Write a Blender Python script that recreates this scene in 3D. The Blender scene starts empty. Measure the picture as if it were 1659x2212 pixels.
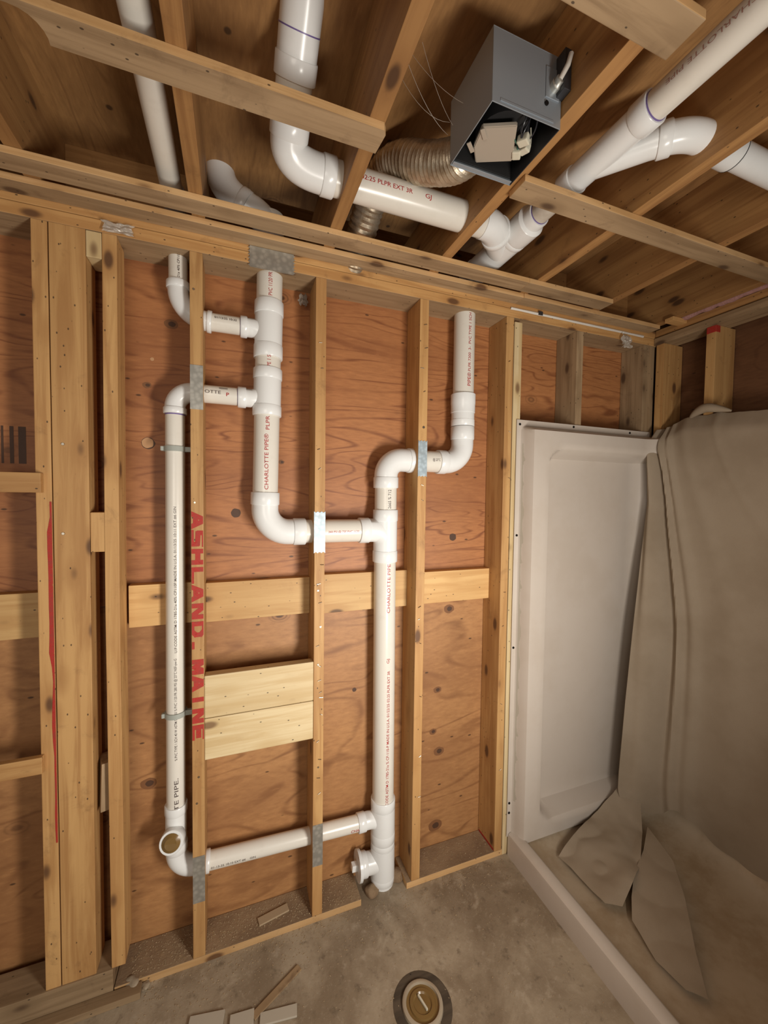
import bpy, bmesh, math, random
from mathutils import Vector, Matrix, noise

random.seed(7)
S = bpy.context.scene
COL = S.collection

# ------------------------------------------------------------------ camera, world, lights, exposure
cam = bpy.data.cameras.new('camera')
cam_o = bpy.data.objects.new('camera', cam)
COL.objects.link(cam_o)
cam.sensor_fit = 'VERTICAL'
cam.sensor_height = 36.0
cam.lens = 861.1356 / 2212 * 36.0
cam.clip_start = 0.02
cam_o.location = (0.1344, -1.4405, 1.6114)
cam_o.rotation_euler = (1.53295524, -0.0128758, -0.35815424)
S.camera = cam_o

world = bpy.data.worlds.new('world')
S.world = world
world.use_nodes = True
world.node_tree.nodes['Background'].inputs[0].default_value = (1.0, 0.93, 0.84, 1)
world.node_tree.nodes['Background'].inputs[1].default_value = 0.21

def area_light(name, loc, target, sx, sy, power, col):
    l = bpy.data.lights.new(name, 'AREA')
    l.shape = 'RECTANGLE'; l.size = sx; l.size_y = sy
    l.energy = power; l.color = col
    o = bpy.data.objects.new(name, l); COL.objects.link(o)
    o.location = loc
    d = Vector(target) - Vector(loc)
    o.rotation_euler = d.to_track_quat('-Z', 'Z').to_euler()
    return o
wl = area_light('work_lamp', (0.98, -1.52, 0.98), (0.40, 0.0, 1.45), 0.16, 0.85, 25, (1.0, 0.945, 0.87))
wl.data.spread = math.radians(155)
area_light('room_fill', (-0.5, -2.4, 1.5), (0.4, 0.0, 1.3), 0.9, 0.9, 13, (1.0, 0.90, 0.78))  # added soft fill for left-facing sides, stands in for room bounce

S.view_settings.view_transform = 'Standard'
S.view_settings.look = 'None'
S.view_settings.gamma = 1.0
S.view_settings.use_curve_mapping = False
S.view_settings.exposure = 0.0
S.render.film_transparent = False

# ------------------------------------------------------------------ material helpers
def srgb(r, g, b):
    f = lambda c: ((c / 255) / 12.92) if c / 255 <= 0.04045 else (((c / 255) + 0.055) / 1.055) ** 2.4
    return (f(r), f(g), f(b), 1)

class NT:
    def __init__(s, name):
        s.m = bpy.data.materials.new(name); s.m.use_nodes = True
        s.t = s.m.node_tree; s.b = s.t.nodes['Principled BSDF']
    def n(s, typ, **kw):
        o = s.t.nodes.new(typ)
        for k, v in kw.items(): setattr(o, k, v)
        return o
    def l(s, a, b): s.t.links.new(a, b)
    def val(s, sock, v):
        if hasattr(v, 'is_linked') or isinstance(v, bpy.types.NodeSocket): s.l(v, sock)
        else: sock.default_value = v
    def mix(s, fac, a, b, mode='MIX'):
        o = s.n('ShaderNodeMix', data_type='RGBA', blend_type=mode)
        s.val(o.inputs[0], fac); s.val(o.inputs[6], a); s.val(o.inputs[7], b)
        return o.outputs[2]
    def math(s, op, a, b=0.0, clamp=False):
        o = s.n('ShaderNodeMath', operation=op, use_clamp=clamp)
        s.val(o.inputs[0], a); s.val(o.inputs[1], b)
        return o.outputs[0]
    def ramp(s, x, a, b, lo=0.0, hi=1.0):
        o = s.n('ShaderNodeMapRange', clamp=True); o.interpolation_type = 'SMOOTHSTEP'
        s.val(o.inputs[0], x)
        o.inputs[1].default_value = a; o.inputs[2].default_value = b
        o.inputs[3].default_value = lo; o.inputs[4].default_value = hi
        return o.outputs[0]
    def coord(s, scale=(1, 1, 1), rnd=0.0):
        c = s.n('ShaderNodeTexCoord'); mp = s.n('ShaderNodeMapping')
        mp.inputs['Scale'].default_value = scale
        v = c.outputs['Object']
        if rnd:
            oi = s.n('ShaderNodeObjectInfo'); vm = s.n('ShaderNodeVectorMath', operation='SCALE')
            vm.inputs[0].default_value = (rnd, rnd * .7, rnd * .43); s.l(oi.outputs['Random'], vm.inputs['Scale'])
            ad = s.n('ShaderNodeVectorMath', operation='ADD'); s.l(v, ad.inputs[0]); s.l(vm.outputs[0], ad.inputs[1])
            v = ad.outputs[0]
        s.l(v, mp.inputs[0]); return mp.outputs[0]
    def noise(s, v, scale, detail=4, rough=.55, dist=0.0):
        o = s.n('ShaderNodeTexNoise'); s.l(v, o.inputs['Vector'])
        o.inputs['Scale'].default_value = scale; o.inputs['Detail'].default_value = detail
        o.inputs['Roughness'].default_value = rough; o.inputs['Distortion'].default_value = dist
        return o.outputs['Fac']
    def vor(s, v, scale=1.0):
        o = s.n('ShaderNodeTexVoronoi'); s.l(v, o.inputs['Vector']); o.inputs['Scale'].default_value = scale
        return o.outputs['Distance']
    def bump(s, h, strength=.2, dist=.002):
        o = s.n('ShaderNodeBump'); o.inputs['Strength'].default_value = strength; o.inputs['Distance'].default_value = dist
        s.l(h, o.inputs['Height']); s.l(o.outputs[0], s.b.inputs['Normal'])
    def col(s, c): s.val(s.b.inputs['Base Color'], c)
    def rough(s, r): s.val(s.b.inputs['Roughness'], r)

def lumber(name, base, dark, knot, dirt=0.25, rough=.6, tint=.25):
    t = NT(name)
    v = t.coord((1, 1, 1), 40.0)
    g = t.coord((2.0, 38, 38), 40.0)
    streak = t.noise(g, 1.0, 5, .6, .6)
    big = t.noise(t.coord((1.2, 9, 9), 40.0), 1.0, 2, .5, .3)
    c = t.mix(t.ramp(streak, .38, .66), base, dark)
    c = t.mix(t.ramp(big, .35, .7, 0, .55), c, dark)
    # knots: dark hearts with a softer halo, drawn out along the grain
    kd = t.vor(t.coord((5.0, 11, 11), 40.0))
    halo = t.ramp(kd, .14, .42, .85, 0.0)
    c = t.mix(halo, c, dark)
    c = t.mix(t.ramp(kd, .09, .19, .9, 0.0), c, knot)
    # scuffs, handling dirt, fastener marks
    sc = t.noise(v, 11.0, 5, .7, .4)
    c = t.mix(t.ramp(sc, .56, .78, 0, dirt), c, knot)
    pin = t.vor(t.coord((24, 40, 40), 40.0))
    c = t.mix(t.ramp(pin, .06, .10, .8, 0.0), c, (.02, .012, .008, 1))
    oi = t.n('ShaderNodeObjectInfo')
    hv = t.n('ShaderNodeHueSaturation'); t.l(c, hv.inputs['Color'])
    t.l(t.math('ADD', t.math('MULTIPLY', oi.outputs['Random'], tint), 1 - tint / 2), hv.inputs['Value'])
    t.col(hv.outputs[0]); t.rough(rough)
    t.bump(streak, .25, .0015)
    return t.m

def plywood(name, ca, cb, cd, axes, rough=.55, knot=.85, freq=9.0):
    # rotary-cut veneer: contour lines of a stretched noise field, with plugs and knots
    t = NT(name)
    v = t.coord(axes)
    f = t.noise(v, 1.0, 2, .45, .9)
    fine = t.math('FRACT', t.math('MULTIPLY', f, freq))
    tri = t.math('ABSOLUTE', t.math('SUBTRACT', fine, .5))
    wig = t.noise(t.coord(tuple(a * 3.5 for a in axes)), 1.0, 3, .6, .5)
    line = t.math('MULTIPLY', t.ramp(tri, .30, .5, 0.0, 1.0), t.ramp(wig, .35, .65, .25, 1.0))
    c = t.mix(t.math('MULTIPLY', line, .95), ca, cb)
    pl = t.noise(t.coord(tuple(a * .55 for a in axes)), 1.0, 3, .55, .4)
    c = t.mix(t.ramp(pl, .38, .66, 0, .6), c, cd)
    gr = t.noise(t.coord(tuple(a * 18 for a in axes)), 1.0, 4, .65)
    c = t.mix(t.ramp(gr, .40, .75, .0, .45), c, cd)
    c = t.mix(t.ramp(gr, .22, .45, .30, .0), c, tuple(min(1, x * 1.45) for x in ca[:3]) + (1,))
    kd = t.vor(t.coord((3.3, 3.3, 5.2)))
    ring = t.math('ABSOLUTE', t.math('SUBTRACT', t.math('FRACT', t.math('MULTIPLY', kd, 22.0)), .5))
    near = t.ramp(kd, .07, .19, 1.0, 0.0)
    c = t.mix(t.math('MULTIPLY', near, t.ramp(ring, .1, .5, .15, .65)), c, (.09, .035, .013, 1))
    c = t.mix(t.ramp(kd, .03, .06, knot, 0.0), c, (.05, .02, .009, 1))
    fl = t.vor(t.coord((9, 9, 21)))
    c = t.mix(t.ramp(fl, .05, .1, .8, 0.0), c, (.04, .018, .008, 1))
    t.col(c); t.rough(rough); t.bump(tri, .12, .001)
    return t.m

M = {}
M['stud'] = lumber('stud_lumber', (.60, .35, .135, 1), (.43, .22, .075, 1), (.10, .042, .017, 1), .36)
M['grey'] = lumber('weathered_lumber', (.40, .275, .155, 1), (.26, .17, .09, 1), (.08, .042, .022, 1), .45)
M['edge'] = lumber('sawn_edge_lumber', (.66, .42, .20, 1), (.50, .29, .12, 1), (.12, .05, .02, 1), .3)
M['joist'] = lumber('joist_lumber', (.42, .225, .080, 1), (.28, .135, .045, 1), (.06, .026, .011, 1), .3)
M['pale'] = lumber('fresh_lumber', (.70, .56, .33, 1), (.58, .42, .21, 1), (.20, .11, .05, 1), .10, .5, .06)
M['rail'] = lumber('rail_lumber', (.66, .42, .175, 1), (.53, .30, .11, 1), (.11, .05, .02, 1), .12)
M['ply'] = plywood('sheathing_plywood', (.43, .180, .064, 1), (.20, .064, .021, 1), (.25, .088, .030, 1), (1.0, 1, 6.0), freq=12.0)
M['plylow'] = plywood('lower_sheathing_plywood', (.44, .22, .085, 1), (.24, .105, .038, 1), (.25, .105, .038, 1), (1.3, 1, 4.0), freq=7.0)
M['sub'] = plywood('subfloor_plywood', (.38, .20, .072, 1), (.26, .13, .046, 1), (.20, .095, .033, 1), (6, 1.1, 1), .6, .7)
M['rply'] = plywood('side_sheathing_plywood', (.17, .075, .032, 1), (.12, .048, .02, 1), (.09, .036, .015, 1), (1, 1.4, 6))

def plain(name, c, rough=.4, metal=0.0, spec=.5):
    t = NT(name); t.col(c); t.rough(rough)
    t.b.inputs['Metallic'].default_value = metal
    t.b.inputs['Specular IOR Level'].default_value = spec
    return t.m

def pvc(name, c, grime=.12):
    t = NT(name)
    n = t.noise(t.coord((1, 1, 1), 9.0), 24, 4, .6)
    cc = t.mix(t.ramp(n, .5, .8, 0, grime), c, (.42, .36, .28, 1))
    t.col(cc); t.rough(.24)
    t.b.inputs['Specular IOR Level'].default_value = .45
    return t.m
M['pipe'] = pvc('pipe_plastic', (.74, .705, .63, 1))
M['fit'] = pvc('fitting_plastic', (.79, .80, .79, 1), .06)
M['dpipe'] = pvc('dusty_pipe_plastic', (.60, .55, .47, 1), .45)
M['clampgrey'] = plain('grey_plastic', (.36, .38, .34, 1), .45)
M['red_ink'] = plain('red_ink', (.42, .03, .03, 1), .5)
M['black_ink'] = plain('dark_ink', (.10, .075, .07, 1), .5)
M['faint_ink'] = plain('faint_ink', (.40, .22, .18, 1), .5)
M['knot_dark'] = plain('dark_knot', (.075, .034, .017, 1), .6)
M['knot_tan'] = plain('tan_knot', (.20, .085, .032, 1), .6)
M['plug'] = plain('plug_patch', (.50, .285, .14, 1), .6)
M['purple'] = plain('purple_primer', (.16, .11, .30, 1), .4)
def spray():
    t = NT('red_spray_paint'); n = t.noise(t.coord(), 55, 5, .7); m = t.noise(t.coord(), 320, 2, .6)
    t.col(t.mix(t.ramp(n, .35, .65), (.46, .022, .015, 1), (.34, .035, .022, 1))); t.rough(.65)
    t.l(t.math('MULTIPLY', t.ramp(n, .28, .48, .45, 1.0), t.ramp(m, .2, .45, .7, 1.0)), t.b.inputs['Alpha'])
    return t.m
M['red_spray'] = spray()
M['steel_dark'] = plain('dark_steel', (.06, .06, .065, 1), .5, .6)  # dark parts; also carries the shade on the fan's side and bracket
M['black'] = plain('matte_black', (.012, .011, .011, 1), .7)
M['hole'] = plain('hole_black', (.01, .008, .007, 1), .9, 0, .1)
M['nail'] = plain('nail_steel', (.55, .5, .42, 1), .3, 1.0)
M['beige'] = plain('beige_plate', (.42, .36, .29, 1), .5, .15)
M['conn'] = plain('connector_plastic', (.62, .58, .46, 1), .45)
M['wire_g'] = plain('green_wire', (.06, .14, .10, 1), .4)
M['wire_k'] = plain('dark_wire', (.03, .03, .035, 1), .35)
M['gapdark'] = lumber('dark_gap', (.13, .095, .062, 1), (.07, .05, .032, 1), (.04, .03, .02, 1), .6, .95)
M['rim'] = pvc('dirt_caked_plastic', (.40, .33, .24, 1), .6)
M['rawedge'] = pvc('raw_fibreglass', (.42, .325, .22, 1), .4)
M['amber'] = plain('amber_cap', (.20, .12, .04, 1), .25)
M['cable'] = plain('cable_jacket', (.60, .56, .50, 1), .5)

def galv(name, c, rough=.38, metal=.85):
    t = NT(name)
    v = t.vor(t.coord((70, 70, 70), 5.0))
    n = t.noise(t.coord((1, 1, 1), 5.0), 18, 4, .6)
    c2 = t.mix(t.ramp(v, .1, .8), c, tuple(x * .72 for x in c[:3]) + (1,))
    t.col(t.mix(t.ramp(n, .5, .8, 0, .35), c2, (.25, .22, .17, 1)))
    t.rough(rough); t.b.inputs['Metallic'].default_value = metal
    return t.m
M['galv'] = galv('galvanised_steel', (.56, .55, .50, 1), .42, .7)
M['galvblue'] = galv('bright_galvanised_steel', (.50, .60, .66, 1), .45, .35)
M['fan'] = plain('fan_housing_steel', (.33, .37, .41, 1), .42, .45)
M['foil'] = plain('aluminium_foil', (.90, .87, .80, 1), .38, .35)

def duct_mat():
    t = NT('flexible_duct_foil')
    n = t.noise(t.coord(), 20, 5, .7)
    t.col(t.mix(t.ramp(n, .35, .7), (.60, .52, .40, 1), (.34, .25, .16, 1)))
    t.rough(.36); t.b.inputs['Metallic'].default_value = .75
    t.bump(n, .5, .004)
    return t.m
M['duct'] = duct_mat()

def concrete():
    t = NT('concrete_slab')
    v = t.coord()
    a = t.noise(v, 3.2, 6, .62, .4); b = t.noise(v, 26, 5, .65); d = t.noise(v, 130, 3, .6)
    c = t.mix(t.ramp(a, .36, .62), (.40, .325, .23, 1), (.235, .175, .112, 1))
    c = t.mix(t.ramp(b, .55, .75, 0, .55), c, (.47, .395, .30, 1))
    c = t.mix(t.ramp(b, .28, .45, .6, 0), c, (.13, .095, .06, 1))
    e = t.noise(v, 9, 6, .7, .6)
    c = t.mix(t.ramp(e, .56, .70, 0, .5), c, (.50, .42, .31, 1))
    c = t.mix(t.ramp(d, .62, .75, 0, .6), c, (.45, .38, .29, 1))
    t.col(c); t.rough(.75)
    t.bump(t.math('ADD', b, t.math('MULTIPLY', d, .4)), .35, .004)
    return t.m
M['conc'] = concrete()

def gelcoat(name, c, dust):
    t = NT(name)
    n = t.noise(t.coord(), 5, 6, .65)
    t.col(t.mix(t.ramp(n, .40, .70, 0, dust), c, (.33, .23, .13, 1))); t.rough(.32)
    return t.m
M['shower'] = gelcoat('shower_gelcoat', (.57, .50, .43, 1), .12)
M['pan'] = gelcoat('dusty_shower_base', (.50, .40, .285, 1), .75)

def cloth():
    t = NT('drop_cloth_canvas')
    n = t.noise(t.coord(), 3.5, 4, .6); w = t.noise(t.coord((500, 500, 500)), 1, 2, .5)
    c = t.mix(t.ramp(n, .35, .7), (.37, .295, .215, 1), (.315, .245, .172, 1))
    t.col(t.mix(t.ramp(w, .4, .7, 0, .15), c, (.24, .19, .13, 1))); t.rough(.95)
    t.b.inputs['Specular IOR Level'].default_value = .1
    t.bump(w, .2, .0006)
    return t.m
M['cloth'] = cloth()
def fluffy():
    t = NT('pink_insulation'); n = t.noise(t.coord(), 40, 6, .7)
    t.col(t.mix(n, (.55, .30, .27, 1), (.32, .16, .14, 1))); t.rough(1); t.bump(n, 1.0, .01)
    return t.m
M['pink'] = fluffy()
def dusty():
    t = NT('sawdust_plate'); v = t.coord(); n = t.noise(v, 60, 5, .75); m = t.noise(v, 6, 4, .6)
    c = t.mix(t.ramp(m, .35, .65), (.33, .225, .13, 1), (.23, .15, .085, 1))
    t.col(t.mix(t.ramp(n, .55, .72, 0, .8), c, (.42, .29, .15, 1))); t.rough(.9); t.bump(n, .7, .004)
    return t.m
M['dusty'] = dusty()
def clearfilm():
    t = NT('clear_film'); t.col((.75, .7, .62, 1)); t.rough(.15)
    t.b.inputs['Transmission Weight'].default_value = .55
    t.b.inputs['Alpha'].default_value = .75
    return t.m
M['film'] = clearfilm()
M['tuft'] = plain('grey_cobweb', (.24, .19, .15, 1), 1.0)
M['chip'] = plain('wood_shaving', (.42, .31, .19, 1), .8)
M['scrapw'] = plain('dusty_white_scrap', (.46, .41, .33, 1), .6)

# ------------------------------------------------------------------ object helpers
def link(name, bm, mat, parent=None, loc=None, smooth=False, **tags):
    me = bpy.data.meshes.new(name)
    bmesh.ops.recalc_face_normals(bm, faces=bm.faces)
    bm.to_mesh(me); bm.free()
    if smooth:
        for p in me.polygons: p.use_smooth = True
        me.set_sharp_from_angle(angle=math.radians(38))
    me.materials.append(M[mat] if isinstance(mat, str) else mat)
    o = bpy.data.objects.new(name, me); COL.objects.link(o)
    if loc is not None: o.location = loc
    if parent is not None:
        o.parent = parent
    for k, v in tags.items(): o[k] = v
    return o

def thing(name, loc, label, category, group=None):
    o = bpy.data.objects.new(name, None); COL.objects.link(o)
    o.empty_display_size = .05
    o.location = loc; o['label'] = label; o['category'] = category
    if group: o['group'] = group
    return o

def tag(o, label, category, group=None):
    o['label'] = label; o['category'] = category
    if group: o['group'] = group
    return o

def childof(o, parent):                   # keep world placement (parents are only translated)
    o.parent = parent
    o.location = Vector(o.location) - Vector(parent.location)
    return o

def boxbm(dx, dy, dz, bev=.0018):
    bm = bmesh.new()
    bmesh.ops.create_cube(bm, size=1.0)
    bmesh.ops.scale(bm, vec=(dx, dy, dz), verts=bm.verts)
    if bev:
        bmesh.ops.bevel(bm, geom=bm.edges[:], offset=bev, segments=2, affect='EDGES', profile=.6)
    return bm

def board(name, x0, x1, y0, y1, z0, z1, axis, mat, label=None, category=None, group=None, bev=.0018, parent=None, warp=0.0):
    """A sawn board filling the given extents; the mesh's own X runs along the grain."""
    d = {'x': (x1 - x0, y1 - y0, z1 - z0), 'y': (y1 - y0, x1 - x0, z1 - z0), 'z': (z1 - z0, y1 - y0, x1 - x0)}[axis]
    bm = boxbm(*d, bev)
    if warp:
        bmesh.ops.bisect_plane(bm, geom=bm.verts[:] + bm.edges[:] + bm.faces[:], plane_co=(0, 0, 0), plane_no=(1, 0, 0))
        for v in bm.verts:
            v.co.z += warp * (1 - (2 * v.co.x / d[0]) ** 2)
    o = link(name, bm, mat, loc=((x0 + x1) / 2, (y0 + y1) / 2, (z0 + z1) / 2))
    o.rotation_euler = {'x': (0, 0, 0), 'y': (0, 0, math.pi / 2), 'z': (0, -math.pi / 2, 0)}[axis]
    if label: tag(o, label, category or 'board', group)
    if parent is not None: childof(o, parent)
    return o

def frames(pts):
    pts = [Vector(p) for p in pts]; n = len(pts); T = []
    for i in range(n):
        a = pts[max(i - 1, 0)]; b = pts[min(i + 1, n - 1)]
        t = (b - a)
        T.append(t.normalized() if t.length > 1e-9 else (T[-1] if T else Vector((0, 0, 1))))
    ref = Vector((0, 0, 1)) if abs(T[0].z) < .9 else Vector((0, 1, 0))
    N = []
    u = ref.cross(T[0]).normalized()
    for t in T:
        u = (u - t * u.dot(t)).normalized()
        N.append((u, t.cross(u).normalized()))
    return pts, T, N

def sweep(bm, pts, rad, seg=28, cap=True, inner=None):
    """Tube along pts with one radius per point (repeat a point to step the radius)."""
    # tangents from distinct points only
    P = [Vector(p) for p in pts]
    uniq = [P[0]]; idx = [0]
    for p in P[1:]:
        if (p - uniq[-1]).length > 1e-7: uniq.append(p)
        idx.append(len(uniq) - 1)
    if len(uniq) == 1: return
    _, T, N = frames(uniq)
    rings = []
    for i, p in enumerate(P):
        u, w = N[idx[i]]; r = rad[i] if not isinstance(rad, (int, float)) else rad
        rings.append([bm.verts.new(p + (u * math.cos(2 * math.pi * k / seg) + w * math.sin(2 * math.pi * k / seg)) * r) for k in range(seg)])
    for a, b in zip(rings, rings[1:]):
        for k in range(seg):
            bm.faces.new((a[k], a[(k + 1) % seg], b[(k + 1) % seg], b[k]))
    if cap:
        bm.faces.new(list(reversed(rings[0]))); bm.faces.new(rings[-1])
    return rings

def arc(p0, corner, p1, n=10):
    """Quarter-like bend from p0 to p1 tangent to the two legs that meet at corner (quadratic, rounded to a circle)."""
    p0, c, p1 = Vector(p0), Vector(corner), Vector(p1)
    out = []
    d0 = (p0 - c); d1 = (p1 - c)
    ang = d0.angle(d1)
    if abs(d0.length - d1.length) < 1e-4 and ang < math.pi - .02:
        h = (d0.normalized() + d1.normalized()).normalized()
        L = d0.length; R = L * math.tan(ang / 2); cen = c + h * (L / math.cos(ang / 2))
        a = p0 - cen; b = p1 - cen; th = a.angle(b)
        for i in range(n + 1):
            t = i / n
            out.append(cen + (a * math.sin((1 - t) * th) + b * math.sin(t * th)) / math.sin(th))
        return out
    for i in range(n + 1):
        t = i / n
        out.append(p0 * (1 - t) ** 2 + c * 2 * t * (1 - t) + p1 * t * t)
    return out

R3, H3, R2, H2 = .0445, .0505, .0302, .0362

def run(parent, name, pts, r, mat='pipe', label=None, cap=True):
    bm = bmesh.new(); base = Vector(parent.location)
    sweep(bm, [Vector(p) - base for p in pts], r, cap=cap)
    o = link(name, bm, mat, parent, smooth=True)
    if label: o['label'] = label
    return o

def hubpath(pts, r, h, l0, l1):
    """Path + radii for a bend with sockets of length l0 / l1 at its two ends (0 = no socket)."""
    P = [Vector(p) for p in pts]; rr = []; out = []
    d0 = (P[1] - P[0]).normalized(); d1 = (P[-1] - P[-2]).normalized()
    if l0:
        a = P[0] - d0 * l0
        out += [a, a, a + d0 * .002, a + d0 * (l0 - .002), P[0], P[0]]
        rr += [r * .98, h - .0015, h, h, h - .0012, r * 1.06]
    for p in P: out.append(p); rr.append(r * 1.06)
    if l1:
        b = P[-1] + d1 * l1
        out += [P[-1], P[-1] + d1 * .002, b - d1 * .002, b, b]
        rr += [h - .0012, h, h, h - .0015, r * .98]
    return out, rr

def elbow(parent, pts, r, h, l0, l1, name='elbow', mat='fit'):
    bm = bmesh.new(); base = Vector(parent.location)
    P, rr = hubpath(pts, r, h, l0, l1)
    sweep(bm, [p - base for p in P], rr)
    return link(name, bm, mat, parent, smooth=True)

def tee(parent, a, b, hl, r, h, br, bmouth, bhl, brr, bh, name='tee_fitting', mat='fit'):
    """Straight body a-b with sockets of length hl, and a branch: br = path from the socket inwards, bmouth = its open end."""
    bm = bmesh.new(); base = Vector(parent.location)
    a, b = Vector(a), Vector(b); d = (b - a).normalized()
    P, rr = hubpath([a + d * hl, b - d * hl], r * 1.02, h, hl, hl)
    sweep(bm, [p - base for p in P], rr)
    P, rr = hubpath([Vector(p) for p in br], brr, bh, bhl, 0)
    sweep(bm, [p - base for p in P], rr)
    return link(name, bm, mat, parent, smooth=True)

def ring(parent, p, d, r, w, mat, name):
    bm = bmesh.new(); base = Vector(parent.location); p = Vector(p); d = Vector(d).normalized()
    sweep(bm, [p - base - d * w / 2, p - base + d * w / 2], r)
    return link(name, bm, mat, parent, smooth=True)

def text_mesh(s, bold=0.0):
    cu = bpy.data.curves.new('t', 'FONT'); cu.body = s; cu.size = 1.0; cu.offset = bold
    cu.resolution_u = 3; cu.align_x = 'LEFT'; cu.align_y = 'BOTTOM_BASELINE'
    o = bpy.data.objects.new('t', cu); COL.objects.link(o)
    dg = bpy.context.evaluated_depsgraph_get(); dg.update()
    me = bpy.data.meshes.new_from_object(o.evaluated_get(dg))
    bm = bmesh.new(); bm.from_mesh(me)
    bpy.data.objects.remove(o); bpy.data.curves.remove(cu); bpy.data.meshes.remove(me)
    return bm

def pipe_text(pipe, s, start, d, n, r, length, cap, mat='red_ink', bold=0.003, name='printed_text'):
    """Print wrapped round a pipe: starts at `start` (on the axis, world), runs along d, centred on the line facing n."""
    bm = text_mesh(s, bold)
    bmesh.ops.triangulate(bm, faces=bm.faces)
    bmesh.ops.subdivide_edges(bm, edges=bm.edges[:], cuts=1)
    x0 = min(v.co.x for v in bm.verts); x1 = max(v.co.x for v in bm.verts)
    d = Vector(d).normalized(); n = Vector(n); n = (n - d * n.dot(d)).normalized(); u = n.cross(d)
    base = Vector(pipe.parent.location)
    st = Vector(start) - base
    for v in bm.verts:
        uu = (v.co.x - x0) / (x1 - x0) * length; vv = (v.co.y - .36) / .72 * cap
        th = vv / r
        v.co = st + d * uu + (n * math.cos(th) + u * math.sin(th)) * (r + .0006)
    return link(name, bm, mat, pipe)

def poly_prism(name, outline, z0, z1, mat, **kw):
    bm = bmesh.new()
    a = [bm.verts.new((x, y, z0)) for x, y in outline]; b = [bm.verts.new((x, y, z1)) for x, y in outline]
    bm.faces.new(a); bm.faces.new(b); n = len(a)
    for i in range(n): bm.faces.new((a[i], a[(i + 1) % n], b[(i + 1) % n], b[i]))
    bmesh.ops.triangulate(bm, faces=[f for f in bm.faces if len(f.verts) > 4])
    return link(name, bm, mat, **kw)

def thicken(bm, t):
    """Give a sheet real thickness: a second layer along the normals, closed round its rim."""
    bmesh.ops.recalc_face_normals(bm, faces=bm.faces)
    bm.normal_update()
    top = bm.verts[:]; faces = bm.faces[:]
    rim = [e for e in bm.edges if len(e.link_faces) == 1]
    rim = [(e.verts[0], e.verts[1]) for e in rim]
    low = {v: bm.verts.new(v.co - v.normal * t) for v in top}
    for f in faces: bm.faces.new([low[v] for v in reversed(f.verts)])
    for a, b in rim: bm.faces.new((a, b, low[b], low[a]))

def structure(o):
    o['kind'] = 'structure'; return o

# ================================================================== SETTING
ZP = .025            # top of bottom plate
ZT = 2.389           # underside of top plates
ZJ = 2.465           # underside of joists
ZS = 2.70            # underside of subfloor
D = .126             # stud depth
YW = .128            # face of plywood

def slab(name, x0, x1, y0, y1, z0, z1, mat, grid=0):
    bm = boxbm(x1 - x0, y1 - y0, z1 - z0, 0)
    return structure(link(name, bm, mat, loc=((x0 + x1) / 2, (y0 + y1) / 2, (z0 + z1) / 2)))

slab('floor', -3.2, 4.0, -3.6, .14, -.10, 0.0, 'conc')
slab('wall_back', -3.2, 2.32, YW, YW + .015, 1.232, ZT, 'ply')
slab('wall_back', -3.2, 2.32, YW, YW + .015, -.02, 1.230, 'plylow')
slab('ceiling', -3.2, 4.0, -3.6, .13, ZS, ZS + .02, 'sub')
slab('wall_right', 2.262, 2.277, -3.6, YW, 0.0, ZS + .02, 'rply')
slab('light_block_1', -3.2, 4.0, 1.0, 1.04, ZT - .1, 3.5, 'joist')       # added boxing, keeps world light out of the cavity beyond the wall
slab('light_block_2', -3.2, 4.0, .10, 1.04, 3.5, 3.54, 'joist')
slab('light_block_3', -3.2, 4.0, .09, .13, ZS + .021, 3.5, 'joist')

wb = bpy.data.objects['wall_back']; wl_ = bpy.data.objects['wall_back.001']
def knot(x, z, r, mat, name='knot', seed=0, sz=1.0):
    bm = bmesh.new(); n = 22
    c = [bm.verts.new((r * (1 + .16 * noise.noise(Vector((math.cos(2 * math.pi * k / n) * 1.6, math.sin(2 * math.pi * k / n) * 1.6, x * 7 + seed)))) * math.cos(2 * math.pi * k / n), 0,
                       sz * r * (1 + .16 * noise.noise(Vector((math.cos(2 * math.pi * k / n) * 1.6, math.sin(2 * math.pi * k / n) * 1.6, z * 5 + seed)))) * math.sin(2 * math.pi * k / n))) for k in range(n)]
    bm.faces.new(c)
    par = wb if z > 1.231 else wl_
    o = link(name, bm, mat, loc=Vector((x, YW - (.0004 if name == 'knot' else .0008), z)) - par.location); o.parent = par
    return o
for x, z, r, m in ((.139, 1.545, .017, 'knot_dark'), (1.055, 1.435, .017, 'knot_dark'), (.302, 1.739, .011, 'knot_tan'), (-.144, 1.981, .014, 'knot_tan'), (-.069, 2.197, .022, 'knot_tan'),
                   (.991, .744, .020, 'knot_tan'), (.972, .555, .018, 'knot_tan'), (1.004, .458, .026, 'knot_tan'), (1.043, 1.109, .026, 'knot_tan'), (.992, .112, .034, 'knot_tan'), (.60, .807, .009, 'knot_dark'), (-.15, .591, .026, 'knot_tan')):
    knot(x, z, r, m, sz=.75 if m == 'knot_tan' else 1)
    if m == 'knot_tan': knot(x + .002, z, r * .5, 'knot_dark', 'knot_heart', 3, .8)
knot(-.143, 1.785, .0205, 'knot_dark', seed=5); knot(-.143, 1.785, .018, 'plug', 'wood_plug')
knot(-.128, 2.07, .006, 'plug', 'wood_plug')
for x, w in ((-.535, .006), (-.512, .010), (-.486, .019)):
    bm = boxbm(w, .0006, .115, 0)
    o = link('stamp_mark', bm, 'knot_dark', loc=Vector((x, YW - .0004, 1.758)) - wb.location); o.parent = wb

slab('light_block_4', 2.225, 2.262, -3.6, .13, ZJ - .001, ZS, 'joist')  # added to stop a light leak above the right wall
slab('light_block_5', 2.30, 2.34, .13, 1.0, -.02, 3.5, 'joist')  # added end piece, keeps stray light out of the cavity

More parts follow.
